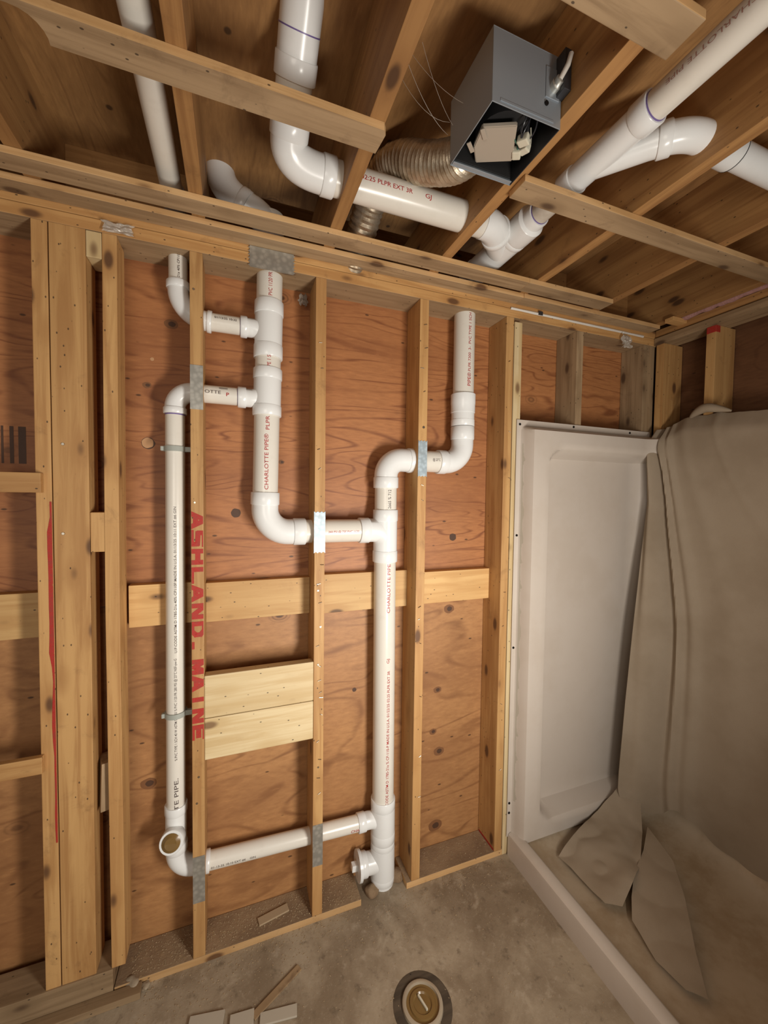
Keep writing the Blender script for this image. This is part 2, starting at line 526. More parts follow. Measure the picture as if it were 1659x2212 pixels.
# ================================================================== FRAMING: plates, studs, joists, strapping
bp1 = board('bottom_plate', -.23, .60, 0, D, -.012, ZP, 'x', 'edge', 'dusty bottom plate with sawdust under the two left pipe bays', 'wall plate')
bp2 = board('bottom_plate', .795, 1.30, 0, D, -.012, ZP, 'x', 'edge', 'short dusty bottom plate beside the shower, right of the floor pipe', 'wall plate')
board('bottom_plate', -1.6, -.232, -.004, .10, -.01, .092, 'x', 'grey', 'thick grey sole plate under the built-up post at far left', 'wall plate')
board('top_plate', -1.6, 2.16, 0, .142, ZT, ZT + .036, 'x', 'stud', 'lower top plate running along the heads of the back wall studs', 'wall plate')
board('top_plate', -1.6, 2.20, .001, .142, ZT + .038, ZJ - .001, 'x', 'stud', 'upper top plate of the back wall, right under the joists', 'wall plate')

def two_tone(o, axis, face_mat):
    # weathered wide faces (normal along local `axis`), fresh sawn edges
    o.data.materials.append(M[face_mat])
    for p in o.data.polygons:
        if abs(p.normal[axis]) > .7: p.material_index = 1
    return o

two_tone(bpy.data.objects['top_plate'], 2, 'grey'); two_tone(bp1, 2, 'dusty'); two_tone(bp2, 2, 'dusty')
def stud(x, label, group=None, mat='stud', y0=0.0, y1=D, z0=ZP, z1=ZT, w=.038, warp=0.0):
    return board('wall_stud', x, x + w, y0, y1, z0, z1, 'z', mat, label, 'stud', group, warp=warp)

s1 = stud(0.0, 'wall stud with red stencilled lettering between two pipes')
s2 = stud(.4058, 'wall stud full of nails at the right ends of two pale boards')
s3 = stud(.8153, 'wall stud right of the tall drain pipe, plated at an offset elbow')
s4 = stud(1.2232, 'wall stud at the left edge of the white shower panel')
stud(1.616, 'short-looking stud head above the middle of the shower panel', mat='grey', y0=0, z0=1.93)
stud(2.052, 'corner stud of the back wall, narrow face above the shower panel', mat='grey')
stud(2.094, 'darker second corner stud touching the right wall', mat='grey', y0=.004)
stud(-.407, 'left edge stud of the built-up post, with a red-sprayed edge', z0=.092)
post = board('wall_post', -.366, -.277, 0, .088, .092, ZT, 'z', 'stud', 'wide knotty post beside the red-sprayed stud at left', 'post')
stud(-.236, 'bowed thin stud just right of the wide knotty post', y1=.089, z0=.092, warp=.004)
board('stud_block', -.276, -.237, 0, .085, 2.311, ZT - .002, 'z', 'pale', 'pale spacer block at the top of the narrow gap by the post', 'block')
board('stud_block', -.276, -.238, .002, .085, 1.432, 1.553, 'z', 'stud', 'nailed spacer block halfway up the narrow gap by the post', 'block')
b_ = board('stud_block', -.275, -.240, .020, .09, .60, .755, 'z', 'grey', 'tilted spacer block low down in the narrow gap by the post', 'block')
b_.rotation_euler = (0, -math.pi / 2 + .03, .35)
board('filler_strip', 1.2645, 1.3035, -.002, .03, .0, 2.372, 'z', 'pale', 'pale filler strip between the stud and the shower panel flange', 'board')

# nails and staples in the faces of the studs
def nails(o, xs, zs, r=.0042):
    for x, z in zip(xs, zs):
        bm = bmesh.new()
        bmesh.ops.create_cone(bm, cap_ends=True, segments=10, radius1=r, radius2=r * .75, depth=.0022, matrix=Matrix.Rotation(math.pi / 2, 4, 'X'))
        n = link('nail', bm, 'nail', loc=(x, -.0011, z)); n.parent = o
        n.matrix_parent_inverse = Matrix.LocRotScale(o.location, o.rotation_euler, None).inverted()
def staples(o, x, zs, seed):
    rr = random.Random(seed)
    for z in zs:
        xx = x + rr.uniform(-.009, .009); a = rr.uniform(-.6, .6); l = rr.uniform(.004, .007)
        p = [(xx - l * math.cos(a), .001, z - l * math.sin(a)), (xx - l * math.cos(a), -.003, z - l * math.sin(a)),
             (xx + l * math.cos(a), -.003, z + l * math.sin(a)), (xx + l * math.cos(a), .001, z + l * math.sin(a))]
        bm = bmesh.new(); sweep(bm, p, .0011, 6)
        n = link('staple', bm, 'nail'); n.parent = o
        n.matrix_parent_inverse = Matrix.LocRotScale(o.location, o.rotation_euler, None).inverted()
nails(s1, [.012, .012, .02, .014], [2.27, 1.585, .66, .57])
staples(s2, .428, [2.16, 2.07, 1.78, 1.71, 1.36, 1.29, 1.22, 1.06, .985, .93, .885, .865, .80, .70, .63, .56, .5], 3)
nails(s2, [.42, .43, .422, .425], [1.265, 1.13, .99, .60])
staples(s3, .836, [2.29, 2.2, 2.12, 2.03, 1.66, 1.60, 1.17, 1.12, 1.02, .80, .55, .38], 5)
nails(s3, [.838], [1.89], .006)
staples(s4, 1.245, [2.2, 1.9, 1.7, 1.2, 1.05, .7, .4], 8)
nails(post, [-.340, -.343], [1.755, 1.49], .005)

# red stencil on the stud
STROKES = {   # stencil letters on a unit cell: x along the word, y up
 'A': [((0, 0), (.5, 1)), ((.5, 1), (1, 0)), ((.2, .36), (.8, .36))],
 'S': [((1, .92), (.1, .92)), ((.1, .92), (.1, .55)), ((.1, .52), (.9, .48)), ((.9, .48), (.9, .08)), ((.9, .08), (0, .08))],
 'H': [((.1, 0), (.1, 1)), ((.9, 0), (.9, 1)), ((.1, .5), (.9, .5))],
 'L': [((.1, 0), (.1, 1)), ((.1, .09), (1, .09))],
 'N': [((.1, 0), (.1, 1)), ((.1, 1), (.9, 0)), ((.9, 0), (.9, 1))],
 'D': [((.1, 0), (.1, 1)), ((.1, .91), (.6, .91)), ((.6, .91), (.9, .65)), ((.9, .65), (.9, .35)), ((.9, .35), (.6, .09)), ((.6, .09), (.1, .09))],
 '.': [((.2, .1), (.5, .1))],
 'M': [((.08, 0), (.08, 1)), ((.08, 1), (.5, .25)), ((.5, .25), (.92, 1)), ((.92, 0), (.92, 1))],
 'I': [((.5, 0), (.5, 1))],
 'E': [((.1, 0), (.1, 1)), ((.1, .92), (1, .92)), ((.1, .5), (.85, .5)), ((.1, .08), (1, .08))]}
def stencil(parent, word, x, z, pitch, cap, wd):
    for i, ch_ in enumerate(word):
        bm = bmesh.new(); k = 0
        for (ax, ay), (bx, by) in STROKES[ch_]:
            W_ = pitch * .76
            p = Vector((x + ay * cap, z - i * pitch - ax * W_)); q = Vector((x + by * cap, z - i * pitch - bx * W_))
            d = (q - p).normalized(); nrm = Vector((-d.y, d.x)) * wd / 2; e = d * wd * .35
            k += 1; y = -.0006 - .00003 * k
            bm.faces.new([bm.verts.new((v.x, y, v.y)) for v in (p - e - nrm, q + e - nrm, q + e + nrm, p - e + nrm)])
        for cx, nx in ((.0014, -1), (.0366, 1)):
            bmesh.ops.bisect_plane(bm, geom=bm.verts[:] + bm.edges[:] + bm.faces[:], plane_co=(cx, 0, 0), plane_no=(nx, 0, 0), clear_outer=True)
        o = link('stencil_letter', bm, 'red_spray'); o.parent = parent
        o.matrix_parent_inverse = Matrix.LocRotScale(parent.location, parent.rotation_euler, None).inverted()
stencil(s1, 'ASHLAND.', -.003, 1.550, .0605, .047, .0155)
stencil(s1, 'MAINE', -.003, 1.058, .0555, .047, .0155)
bm = boxbm(.0008, .115, .009, 0)
o = link('spray_mark', bm, 'red_spray', loc=(1.2227, .063, ZP + .006)); o.parent = s4
o.matrix_parent_inverse = Matrix.LocRotScale(s4.location, s4.rotation_euler, None).inverted()
o['label'] = 'red spray line at the foot'
# red spray along the left stud's edge
bm = bmesh.new()
zz = [i * .045 + .55 for i in range(24)]
vs = []
for i, z in enumerate(zz):
    w = .004 + .009 * abs(noise.noise(Vector((z * 5, 2.2, 0)))) + (.006 if 1.1 < z < 1.5 else 0)
    vs.append((bm.verts.new((-.3695, -.0008, z)), bm.verts.new((-.3695 - w, -.0008, z))))
for a, b in zip(vs, vs[1:]): bm.faces.new((a[0], b[0], b[1], a[1]))
for o in bpy.data.objects:
    if o.get('label', '').startswith('left edge stud'): left_stud = o
o = link('spray_mark', bm, 'red_spray'); o.parent = left_stud
o.matrix_parent_inverse = Matrix.LocRotScale(left_stud.location, left_stud.rotation_euler, None).inverted()
o['label'] = 'red spray paint along the edge'

# flat rails nailed between the studs against the plywood
board('rail', -1.6, -.408, .088, YW, 1.159, 1.30, 'x', 'rail', 'flat horizontal rail behind the far left stud bay', 'rail')
board('rail', -.197, -.001, .088, YW, 1.163, 1.305, 'x', 'rail', 'flat horizontal rail behind the narrow vertical drain pipe', 'rail')
board('rail', .0385, .4052, .088, YW, 1.159, 1.299, 'x', 'rail', 'flat horizontal rail above the two pale boards', 'rail')
board('rail', .4445, .8148, .088, YW, 1.152, 1.305, 'x', 'rail', 'flat horizontal rail passing behind the thick drain pipe', 'rail')
board('rail', .8538, 1.2228, .084, YW, 1.155, 1.292, 'x', 'rail', 'flat horizontal rail in the empty bay beside the shower', 'rail')
board('backing_board', .0385, .4052, 0, .038, .857, 1.002, 'x', 'pale', 'upper of two fresh pale boards let in between studs', 'board', bev=.003)
board('backing_board', .0385, .4052, 0, .038, .713, .855, 'x', 'pale', 'lower of two fresh pale boards let in between studs', 'board', bev=.003)
board('nailer', -1.6, -.388, -.019, 0, 1.611, 1.668, 'x', 'stud', 'thin board nailed across the left stud, upper of two', 'board')
board('nailer', -1.6, -.398, -.019, 0, .782, .832, 'x', 'stud', 'thin board nailed across the left stud, lower of two', 'board')

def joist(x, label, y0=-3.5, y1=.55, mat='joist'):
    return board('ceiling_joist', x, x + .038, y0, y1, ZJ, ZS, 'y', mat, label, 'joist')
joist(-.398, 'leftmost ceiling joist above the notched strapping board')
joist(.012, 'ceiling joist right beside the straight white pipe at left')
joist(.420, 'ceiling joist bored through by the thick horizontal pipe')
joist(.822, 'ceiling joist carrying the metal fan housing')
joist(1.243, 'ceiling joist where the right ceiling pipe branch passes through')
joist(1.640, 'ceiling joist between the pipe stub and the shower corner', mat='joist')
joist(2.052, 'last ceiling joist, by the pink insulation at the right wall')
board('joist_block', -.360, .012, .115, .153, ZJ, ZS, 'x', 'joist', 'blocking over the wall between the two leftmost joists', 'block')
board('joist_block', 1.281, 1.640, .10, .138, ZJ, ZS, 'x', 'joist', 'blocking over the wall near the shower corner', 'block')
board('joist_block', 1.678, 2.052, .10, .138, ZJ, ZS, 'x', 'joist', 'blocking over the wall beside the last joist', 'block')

# strapping under the joists
ZB = 2.446
def strap(x0, x1, y0, y1, label, mat='grey'):
    return two_tone(board('strapping', x0, x1, y0, y1, ZB, ZJ - .0005, 'x', 'edge', label, 'strapping'), 2, mat)
strap(-1.6, 1.205, -.160, -.095, 'long strapping board nearest the back wall, left length')
strap(1.2055, 1.644, -.160, -.095, 'strapping board nearest the back wall, right length to the corner')
strap(-1.6, 1.262, -.058, -.0005, 'strapping tight against the top plates, left length')
strap(1.263, 2.075, -.060, -.0005, 'strapping tight against the top plates, right length above the foil strip')
strap(.850, 2.2, -.556, -.490, 'strapping board crossing the ceiling below the right-hand pipe')
strap(-1.0, .902, -.955, -.885, 'strapping board cut off rough at top right of the ceiling')
board('strapping', 2.034, 2.135, -.150, -.110, ZB, ZJ - .0005, 'x', 'stud', 'tiny strapping offcut at the right wall corner', 'strapping')
# notched strap
_before = set(bpy.data.objects)
arcp = [(-.187, -.490), (-.186, -.503), (-.188, -.515), (-.194, -.527), (-.203, -.536), (-.214, -.5415), (-.23, -.5435)]
poly_prism('strapping', [(.456, -.490), (.462, -.545), (.455, -.5555), (-1.2, -.5555), (-1.2, -.5425)] + [(-.26, -.5425)] + arcp[::-1],
           ZB, ZJ - .0005, 'edge', label='strapping board with a round notch cut in its left end', category='strapping')
two_tone((set(bpy.data.objects) - _before).pop(), 2, 'grey')


# right wall framing
board('top_plate', 2.118, 2.22, -3.5, -.002, ZT, ZT + .036, 'y', 'grey', 'lower top plate of the right wall above the drop cloth', 'wall plate')
board('top_plate', 2.126, 2.22, -3.5, -.002, ZT + .042, ZJ, 'y', 'joist', 'upper top plate of the right wall below the pink insulation', 'wall plate')
def rstud(y, label):
    return board('wall_stud', 2.122, 2.258, y - .038, y, 0.0, ZT, 'z', 'stud', label, 'stud')
rstud(-.012, 'right wall stud next to the room corner')
rs2 = rstud(-.240, 'right wall stud with a red-sprayed head above the cloth')
rstud(-.648, 'right wall stud hidden mostly by the drop cloth')
bm = boxbm(.030, .0385, .030, .002)
o = link('spray_mark', bm, 'red_spray', loc=(2.1362, -.2593, ZT - .0155)); o['label'] = 'red spray paint on the head'
o.parent = rs2; o.matrix_parent_inverse = Matrix.LocRotScale(rs2.location, rs2.rotation_euler, None).inverted()
bm = bmesh.new()
sweep(bm, [(2.112, -.10 - i * .02, ZJ + .010 + .008 * noise.noise(Vector((i * .6, 0, 0)))) for i in range(26)],
      [.014 + .012 * abs(noise.noise(Vector((i * .45, 3, 0)))) for i in range(26)], 12)
tag(link('insulation_batt', bm, 'pink', smooth=True), 'pink fibre insulation squeezed out above the right wall plate', 'insulation')

# ================================================================== DRAIN AND VENT PIPES
Y = .065
NF = (0, -1, 0)
# --- main vent stack ------------------------------------------------
def mx(z): return .2385 + (z - 1.62) * .0185
def mp(z): return (mx(z), Y, z)
st = thing('vent_stack', mp(1.43), 'thick white pipe stack with two side tees, bending right below', 'pipe')
p = run(st, 'pipe', [mp(2.29), mp(2.60)], R3)
pipe_text(p, 'PVC 1120 PR 260', mp(2.305), (0, 0, 1), NF, R3, .105, .013)
tee(st, mp(2.100), mp(2.298), .046, R3, H3,
    [(.176, Y, 2.200), (.196, Y, 2.200)] + arc((.196, Y, 2.200), (.226, Y, 2.198), (.243, Y, 2.165), 6), None, .022, R2, H2)
p = run(st, 'pipe', [mp(2.03), mp(2.12)], R3)
pipe_text(p, 'PE 1 SCH', mp(2.062), (0, 0, 1), NF, R3, .06, .013)
t2 = tee(st, mp(1.896), mp(2.062), .036, R3, H3,
    [(.172, Y, 1.955), (.190, Y, 1.955)] + arc((.190, Y, 1.955), (.222, Y, 1.957), (.240, Y, 1.985), 6), None, .027, R2, H2)
pipe_text(t2, '3x3x2', mp(1.962), (0, 0, 1), (.35, -1, 0), R3 * 1.02, .04, .008, 'black_ink')
pipe_text(t2, 'S', mp(1.985), (1, 0, 0), NF, R3 * 1.02, .001, .001, 'black_ink')
p = run(st, 'pipe', [mp(1.60), mp(1.92)], R3)
pipe_text(p, 'CHARLOTTE PIPE\u00ae', mp(1.632), (0, 0, 1), NF, R3, .195, .0135)
pipe_text(p, 'PLPR 7', mp(1.842), (0, 0, 1), NF, R3, .066, .013)
zc = 1.478
e_ = elbow(st, [mp(1.578), mp(1.562)] + arc(mp(1.562), (mx(1.562), Y, zc), (mx(1.562) + (1.562 - zc), Y, zc), 12) + [(.338, Y, zc)], R3, H3, .044, .044)
p = run(st, 'pipe', [(.36, Y, zc), (.62, Y, zc)], R3, 'pipe')
pipe_text(p, '260 PSI @ 73F PVC 1120', (.462, Y, zc), (1, 0, 0), (-.1, -1, 0), R3, .12, .008)
# --- right-hand drain stack ------------------------------------------
def rx(z): return .705 if z > 1.35 else .705 + (1.35 - z) * .0055
def rp(z): return (rx(z), Y, z)
rs = thing('drain_stack', rp(.005), 'thick white drain pipe rising from the slab, offset right under the ceiling', 'pipe')
tee(rs, rp(1.350), rp(1.560), .045, R3, H3,
    [(.633, Y, zc), (.650, Y, zc)] + arc((.650, Y, zc), (.702, Y, zc), (.705, Y, 1.420), 8), None, .040, R3, H3)
p = run(rs, 'pipe', [rp(1.54), rp(1.67)], R3)
pipe_text(p, '2665 % 712', rp(1.565), (0, 0, 1), NF, R3, .075, .013, 'black_ink')
z2 = 1.762
elbow(rs, [rp(1.690), rp(1.696)] + arc(rp(1.696), (rx(1.7), Y, z2), (rx(1.7) + .066, Y, z2), 12) + [(.798, Y, z2)], R3, H3, .043, .043)
p = run(rs, 'pipe', [(.82, Y, z2), (.945, Y, z2)], R3)
pipe_text(p, '@ 23\u00b0C', (.893, Y, z2), (1, 0, 0), (-.35, -1, .1), R3, .034, .011, 'black_ink')
xr = 1.0555
elbow(rs, [(.972, Y, z2), (.976, Y, z2)] + arc((.976, Y, z2), (xr, Y, z2), (xr, Y, z2 + (xr - .976)), 12) + [(xr, Y, 1.862)], R3, H3, .038, .054)
bm = bmesh.new(); b0 = Vector(rs.location)
zz = [1.918, 1.918, 1.92, 1.945, 1.946, 1.975, 1.976, 2.010, 2.012, 2.053, 2.055, 2.055]
rrr = [.044, .049, H3, H3, .049, .049, H3 + .001, H3 + .001, H3 + .002, H3 + .002, H3, .044]
sweep(bm, [Vector((xr, Y, z)) - b0 for z in zz], rrr)
link('coupling', bm, 'fit', rs, smooth=True)
p = run(rs, 'pipe', [(xr, Y, 2.04), (xr, Y, 2.44)], R3)
pipe_text(p, 'PIPE\u00ae', (xr, Y, 2.082), (0, 0, 1), NF, R3, .055, .016)
pipe_text(p, 'PLPR 7300  3-  PVC TYPE 1 SCH', (xr, Y, 2.143), (0, 0, 1), NF, R3, .24, .012)
p = run(rs, 'pipe', [rp(.33), rp(1.38)], R3)
pipe_text(p, 'CHARLOTTE PIPE', rp(1.150), (0, 0, 1), NF, R3, .195, .0135)
pipe_text(p, 'GJ', rp(.946), (0, 0, 1), NF, R3, .018, .011)
pipe_text(p, 'U.P. CODE ASTM D 1785-21a % CP-110-P MADE IN U.S.A. 01/22/25 02:25 PLPR EXT 3R', rp(.330), (0, 0, 1), NF, R3, .585, .011)
zb = .283
t3 = tee(rs, rp(.185), rp(.365), .040, R3 * 1.04, H3, [(.632, Y, zb), (.645, Y, zb)] + arc((.645, Y, zb), (.690, Y, zb), (.705, Y, .245), 6), None, .032, R2, H2)
pipe_text(t3, 'NSF', rp(.232), (0, 0, 1), NF, R3 * 1.06, .05, .012, 'scrapw')
dirc = Vector((-1, .03, .04)).normalized()
c0 = Vector(rp(.095))
tee(rs, rp(.012), rp(.187), .026, R3 * 1.04, H3 - .001, [c0 + dirc * .072, c0 + dirc * .045, c0 - dirc * .005], None, .030, R3 * .86, .046, name='cleanout_fitting')
pl = ring(rs, c0 + dirc * .103, dirc, .056, .012, 'fit', 'cleanout_plug')
bm = boxbm(.026, .026, .024, .002)
q = link('plug_nut', bm, 'fit', pl, loc=c0 + dirc * .121 - Vector(rs.location)); q.rotation_euler = dirc.to_track_quat('Z', 'Y').to_euler()
run(rs, 'pipe', [rp(-.03), rp(.03)], R3 * 1.02, 'fit')
# --- left drain arm (2 inch) -----------------------------------------
def lx(z): return -.0515 - (1.9 - z) * .004
def lp(z): return (lx(z), Y, z)
la = thing('drain_loop', lp(.26), 'narrow white drain pipe looping down left of the stencilled stud', 'pipe')
z5 = 1.9555
elbow(la, [lp(1.899), lp(1.900)] + arc(lp(1.900), (lx(1.9), Y, z5), (lx(1.9) + .0555, Y, z5), 10) + [(.006, Y, z5)], R2, H2, .020, .020)
p = run(la, 'pipe', [(.015, Y, z5), (.165, Y, z5)], R2)
pipe_text(p, 'OTTE', (.041, Y, z5), (1, 0, 0), (-.05, -1, .1), R2, .050, .011, 'black_ink')
pipe_text(p, 'P', (.108, Y, z5 - .003), (1, 0, 0), (-.05, -1, .05), R2, .009, .012, 'red_ink', .02)
pipe_text(p, 'IIIIIIIIIIII', (.086, Y, z5), (1, 0, 0), (-.05, -1, .75), R2, .026, .008, 'black_ink')
ring(la, (.1445, Y, z5), (1, 0, 0), R2 + .0006, .0025, 'purple', 'primer_ring')
p = run(la, 'pipe', [lp(.51), lp(1.895)], R2)
pipe_text(p, 'U.P.CODE ASTM D 1785-21a 40% CP110P MADE IN U.S.A. 01/13/25 10:11 EXT #6 GIN', lp(1.08), (0, 0, 1), (.12, -1, 0), R2, .49, .008, 'black_ink')
pipe_text(p, '% PVC TYPE 1 SCH 40 W ASTM D 2665 % PVC 1120 PR 280 PSI @ 23\u00b0C NSF-pw-G', lp(.71), (0, 0, 1), (.12, -1, 0), R2, .35, .008, 'black_ink')
pipe_text(p, 'TE PIPE.', lp(.535), (0, 0, 1), (.15, -1, 0), R2, .112, .013, 'black_ink')
ring(la, lp(1.876), (0, 0, 1), R2 + .0006, .004, 'purple', 'primer_ring')
db = Vector((-.10, -1, .28)).normalized()
cb = Vector(lp(.438))
tee(la, lp(.375), lp(.542), .030, R2 * 1.03, H2, [cb + db * .030, cb + db * .015, cb - db * .004], None, .040, R2 * 1.02, H2 + .001)
cm = cb + db * .0715
bm = bmesh.new()
prof = [(0, .0), (.003, .012), (.005, .018), (.0005, .024), (-.002, .0285)]
sweep(bm, [cm - Vector(la.location) + db * (a + .0022) for a, b in reversed(prof)], [b + .0002 for a, b in reversed(prof)], 24)
link('test_cap', bm, 'amber', la, smooth=True)['label'] = 'amber knock-out cap'
z6 = .304
elbow(la, [lp(.376), lp(.372)] + arc(lp(.372), (lx(.37), Y, z6), (lx(.37) + .068, Y, z6), 12) + [(.030, Y, z6 - .001)], R2 * 1.02, H2, .004, .020)
p = run(la, 'pipe', [(.035, Y, z6 - .001), (.625, Y, zb)], R2)
dd = (Vector((.625, Y, zb)) - Vector((.035, Y, z6 - .001))).normalized()
pipe_text(p, '01-13-25 10:10 EXT #6    GIN', Vector((.055, Y, z6 - .002)), dd, (0, -1, -.12), R2, .15, .008, 'black_ink')
pipe_text(p, 'CHA', Vector((.566, Y, zb + .002)), dd, (-.2, -1, -.15), R2, .034, .013)
# --- left vent --------------------------------------------------------
ve = thing('vent_branch', (-.04, Y, 2.2), 'narrow white vent pipe from the top plate to the upper tee', 'pipe')
p = run(ve, 'pipe', [(-.04, Y, 2.30), (-.04, Y, 2.50)], R2 * .95)
pipe_text(p, '-21a 40% CP110P', (-.04, Y, 2.312), (0, 0, 1), (.15, -1, 0), R2, .085, .007, 'black_ink')
elbow(ve, [(-.04, Y, 2.290), (-.04, Y, 2.288)] + arc((-.04, Y, 2.288), (-.04, Y, 2.200), (.048, Y, 2.200), 12), R2, H2, .022, .014)
p = run(ve, 'pipe', [(.05, Y, 2.200), (.17, Y, 2.200)], R2 * .97)
pipe_text(p, '01/13/25 10:32', (.072, Y, 2.200), (1, 0, 0), (-.05, -1, .25), R2, .07, .008, 'black_ink')
ring(ve, (.1535, Y, 2.200), (1, 0, 0), R2 + .0006, .0016, 'purple', 'primer_ring')
# --- ceiling: straight pipe left ---------------------------------------
ce = thing('ceiling_vent_pipe', (-.04, -.4, 2.53), 'straight white ceiling pipe along the left joist', 'pipe')
run(ce, 'pipe', [(-.034, -3.3, 2.532), (-.042, -.03, 2.528)], R2, 'pipe')
elbow(ce, [(-.042, -.03, 2.528), (-.042, -.02, 2.528)] + arc((-.042, -.02, 2.528), (-.042, .065, 2.528), (-.042, .065, 2.443), 10), R2, H2, .02, .0)
# --- ceiling: offset over main stack -----------------------------------
ga = thing('ceiling_offset_pipe', (.252, Y, 2.6), 'curved white offset pipe dropping into the wall above the metal plate', 'pipe')
ga1 = [(.088, .055, 2.76), (.088, .055, 2.71)] + arc((.088, .055, 2.71), (.088, .055, 2.640), (.150, .055, 2.610), 8)
elbow(ga, [Vector(p) + Vector((0, 0, .008)) for p in ga1], R3, H3, 0, .030)
ga2 = [(.172, .057, 2.609), (.195, .058, 2.600)] + arc((.195, .058, 2.600), (.256, .063, 2.578), (.257, .065, 2.510), 8) + [(.256, .065, 2.47)]
elbow(ga, ga2, R3, H3, .012, .0)
# --- ceiling: thick pipe with elbow --------------------------------------
cf = thing('ceiling_drain_pipe', (.262, -.28, 2.52), 'thick white pipe crossing the bored joist with an elbow at its left', 'pipe')
YF, ZF, XF = -.283, 2.522, .268
cr = Vector((XF, YF, ZF)); up = (Vector((.276, -.500, 2.700)) - cr).normalized()
elbow(cf, [cr + up * .056, cr + up * .052] + arc(cr + up * .052, cr, cr + Vector((.098, 0, 0)), 14), R3, H3, .040, .036)
run(cf, 'pipe', [cr + up * .08, cr + up * .20], R3)
elbow(cf, [cr + up * .205, cr + up * .215, cr + up * .33], R3, H3, .040, 0)
ring(cf, cr + up * .247, up, R3 * 1.06 + .0008, .0025, 'purple', 'primer_ring')
p = run(cf, 'pipe', [(XF + .11, YF, ZF), (.905, YF, ZF)], R3)
pipe_text(p, '02:25 PLPR EXT 3R', (.470, YF, ZF), (1, 0, 0), (-.2, -1, -.12), R3, .16, .012)
pipe_text(p, 'GJ', (.672, YF, ZF), (1, 0, 0), (-.2, -1, -.12), R3, .02, .012)
ring(cf, (.380, YF, ZF), (1, 0, 0), R3 + .0008, .002, 'purple', 'primer_ring')
# 45 bend from it into the wye
elbow(cf, [(.900, YF, ZF)] + arc((.905, YF, ZF), (.945, YF, ZF), (.9733, YF + .0283, ZF), 8), R3, H3, .0, .02)
# --- ceiling: right pipe with reducer, wyes -------------------------------
XH, ZH = 1.056, 2.532
ch = thing('ceiling_main_pipe', (XH, -.2, ZH), 'long white diagonal-looking pipe at upper right with a side branch', 'pipe')
p = run(ch, 'pipe', [(XH, -3.3, ZH), (XH, -.72, ZH)], R2 * 1.1)
pipe_text(p, 'PVC 1120 PR 280 PSI   CHARLOTTE PIPE', (XH, -1.18, ZH), (0, 1, 0), (-1, -.2, -.12), R2 * 1.1, .38, .010, 'faint_ink', 0.0)
RH, HH = R2 * 1.1, H2 * 1.1
tee(ch, (XH, -.755, ZH), (XH, -.480, ZH), .045, RH, HH,
    [(1.152, -.690, ZH), (1.140, -.678, ZH), (XH, -.575, ZH)], None, .030, RH, HH, name='wye_fitting')
ring(ch, (XH, -.7565, ZH), (0, 1, 0), RH + .0012, .003, 'purple', 'primer_ring')
b1 = [(1.150, -.690, ZH), (1.165, -.704, ZH)] + arc((1.165, -.704, ZH), (1.200, -.739, ZH), (1.2495, -.739, ZH), 8)
elbow(ch, b1, RH, HH, .0, .0)
run(ch, 'pipe', [(XH, -.50, ZH), (XH, -.33, ZH)], RH, 'dpipe')
bm = bmesh.new(); b0 = Vector(ch.location)
yy = [-.375, -.375, -.372, -.345, -.343, -.338, -.336, -.270, -.262, -.255]
rq = [RH, HH - .001, HH, HH, HH, .0485, .0505, .0505, .049, .0455]
sweep(bm, [Vector((XH, y, ZH)) - b0 for y in yy], rq)
link('reducer', bm, 'fit', ch, smooth=True)
ring(ch, (XH, -.3765, ZH), (0, 1, 0), RH + .0012, .003, 'purple', 'primer_ring')
dy = Vector((.7071, .7071, 0))
j = Vector((XH, -.172, ZH))
tee(ch, (XH, -.262, ZH), (XH, .0, ZH), .020, R3, H3,
    [j - dy * .088, j - dy * .06, j], None, .034, R3, H3, name='wye_fitting')
elbow(ch, [(XH, -.03, ZH), (XH, -.01, ZH)] + arc((XH, -.01, ZH), (XH, .065, ZH), (XH, .065, ZH - .075), 10), R3, H3, .0, .0)
# --- stub beyond joist ---------------------------------------------------
ci = thing('ceiling_branch_pipe', (1.40, -.739, ZH), 'short white pipe stub with a coupling past the right joist', 'pipe')
run(ci, 'pipe', [(1.2505, -.739, ZH), (1.62, -.739, ZH)], R2 * 1.1, 'fit')
bm = bmesh.new(); b0 = Vector(ci.location)
sweep(bm, [Vector((x, -.739, ZH)) - b0 for x in (1.282, 1.282, 1.364, 1.366, 1.366)], [R2, H2 * 1.1, H2 * 1.12, H2 * 1.12, R2 * 1.1])
link('coupling', bm, 'fit', ci, smooth=True)
ring(ci, (1.3675, -.739, ZH), (1, 0, 0), H2 * 1.12 + .0004, .002, 'steel_dark', 'gasket_ring')

# ------------------------------------------------------------------ pipe clamps
def clamp(z, x1, label):
    c = thing('pipe_clamp', (lx(z), Y, z), label, 'clamp', 'grey clamps on the narrow drain pipe')
    bm = bmesh.new()
    seg = 28
    r0, r1, h = R2 + .0004, R2 + .005, .0085
    vs = []
    for k in range(seg):
        a = 2 * math.pi * k / seg; ca, sa = math.cos(a), math.sin(a)
        vs.append([bm.verts.new((r * ca, r * sa, zz)) for r, zz in ((r0, -h), (r1, -h), (r1, h), (r0, h))])
    for k in range(seg):
        a, b = vs[k], vs[(k + 1) % seg]
        for i in range(4): bm.faces.new((a[i], a[(i + 1) % 4], b[(i + 1) % 4], b[i]))
    link('clamp_band', bm, 'clampgrey', c, smooth=True)
    w = -.0008 - (lx(z) + R2)
    link('clamp_tab', boxbm(w, .016, .017, .002), 'clampgrey', c, loc=(R2 + w / 2, -.008, 0))
    link('clamp_lug', boxbm(.010, .014, .015, .002), 'clampgrey', c, loc=(-R2 - .007, -.008, 0))
clamp(1.762, 0, 'upper grey clamp holding the narrow drain pipe to the stud')
clamp(.862, 0, 'lower grey clamp holding the narrow drain pipe to the stud')

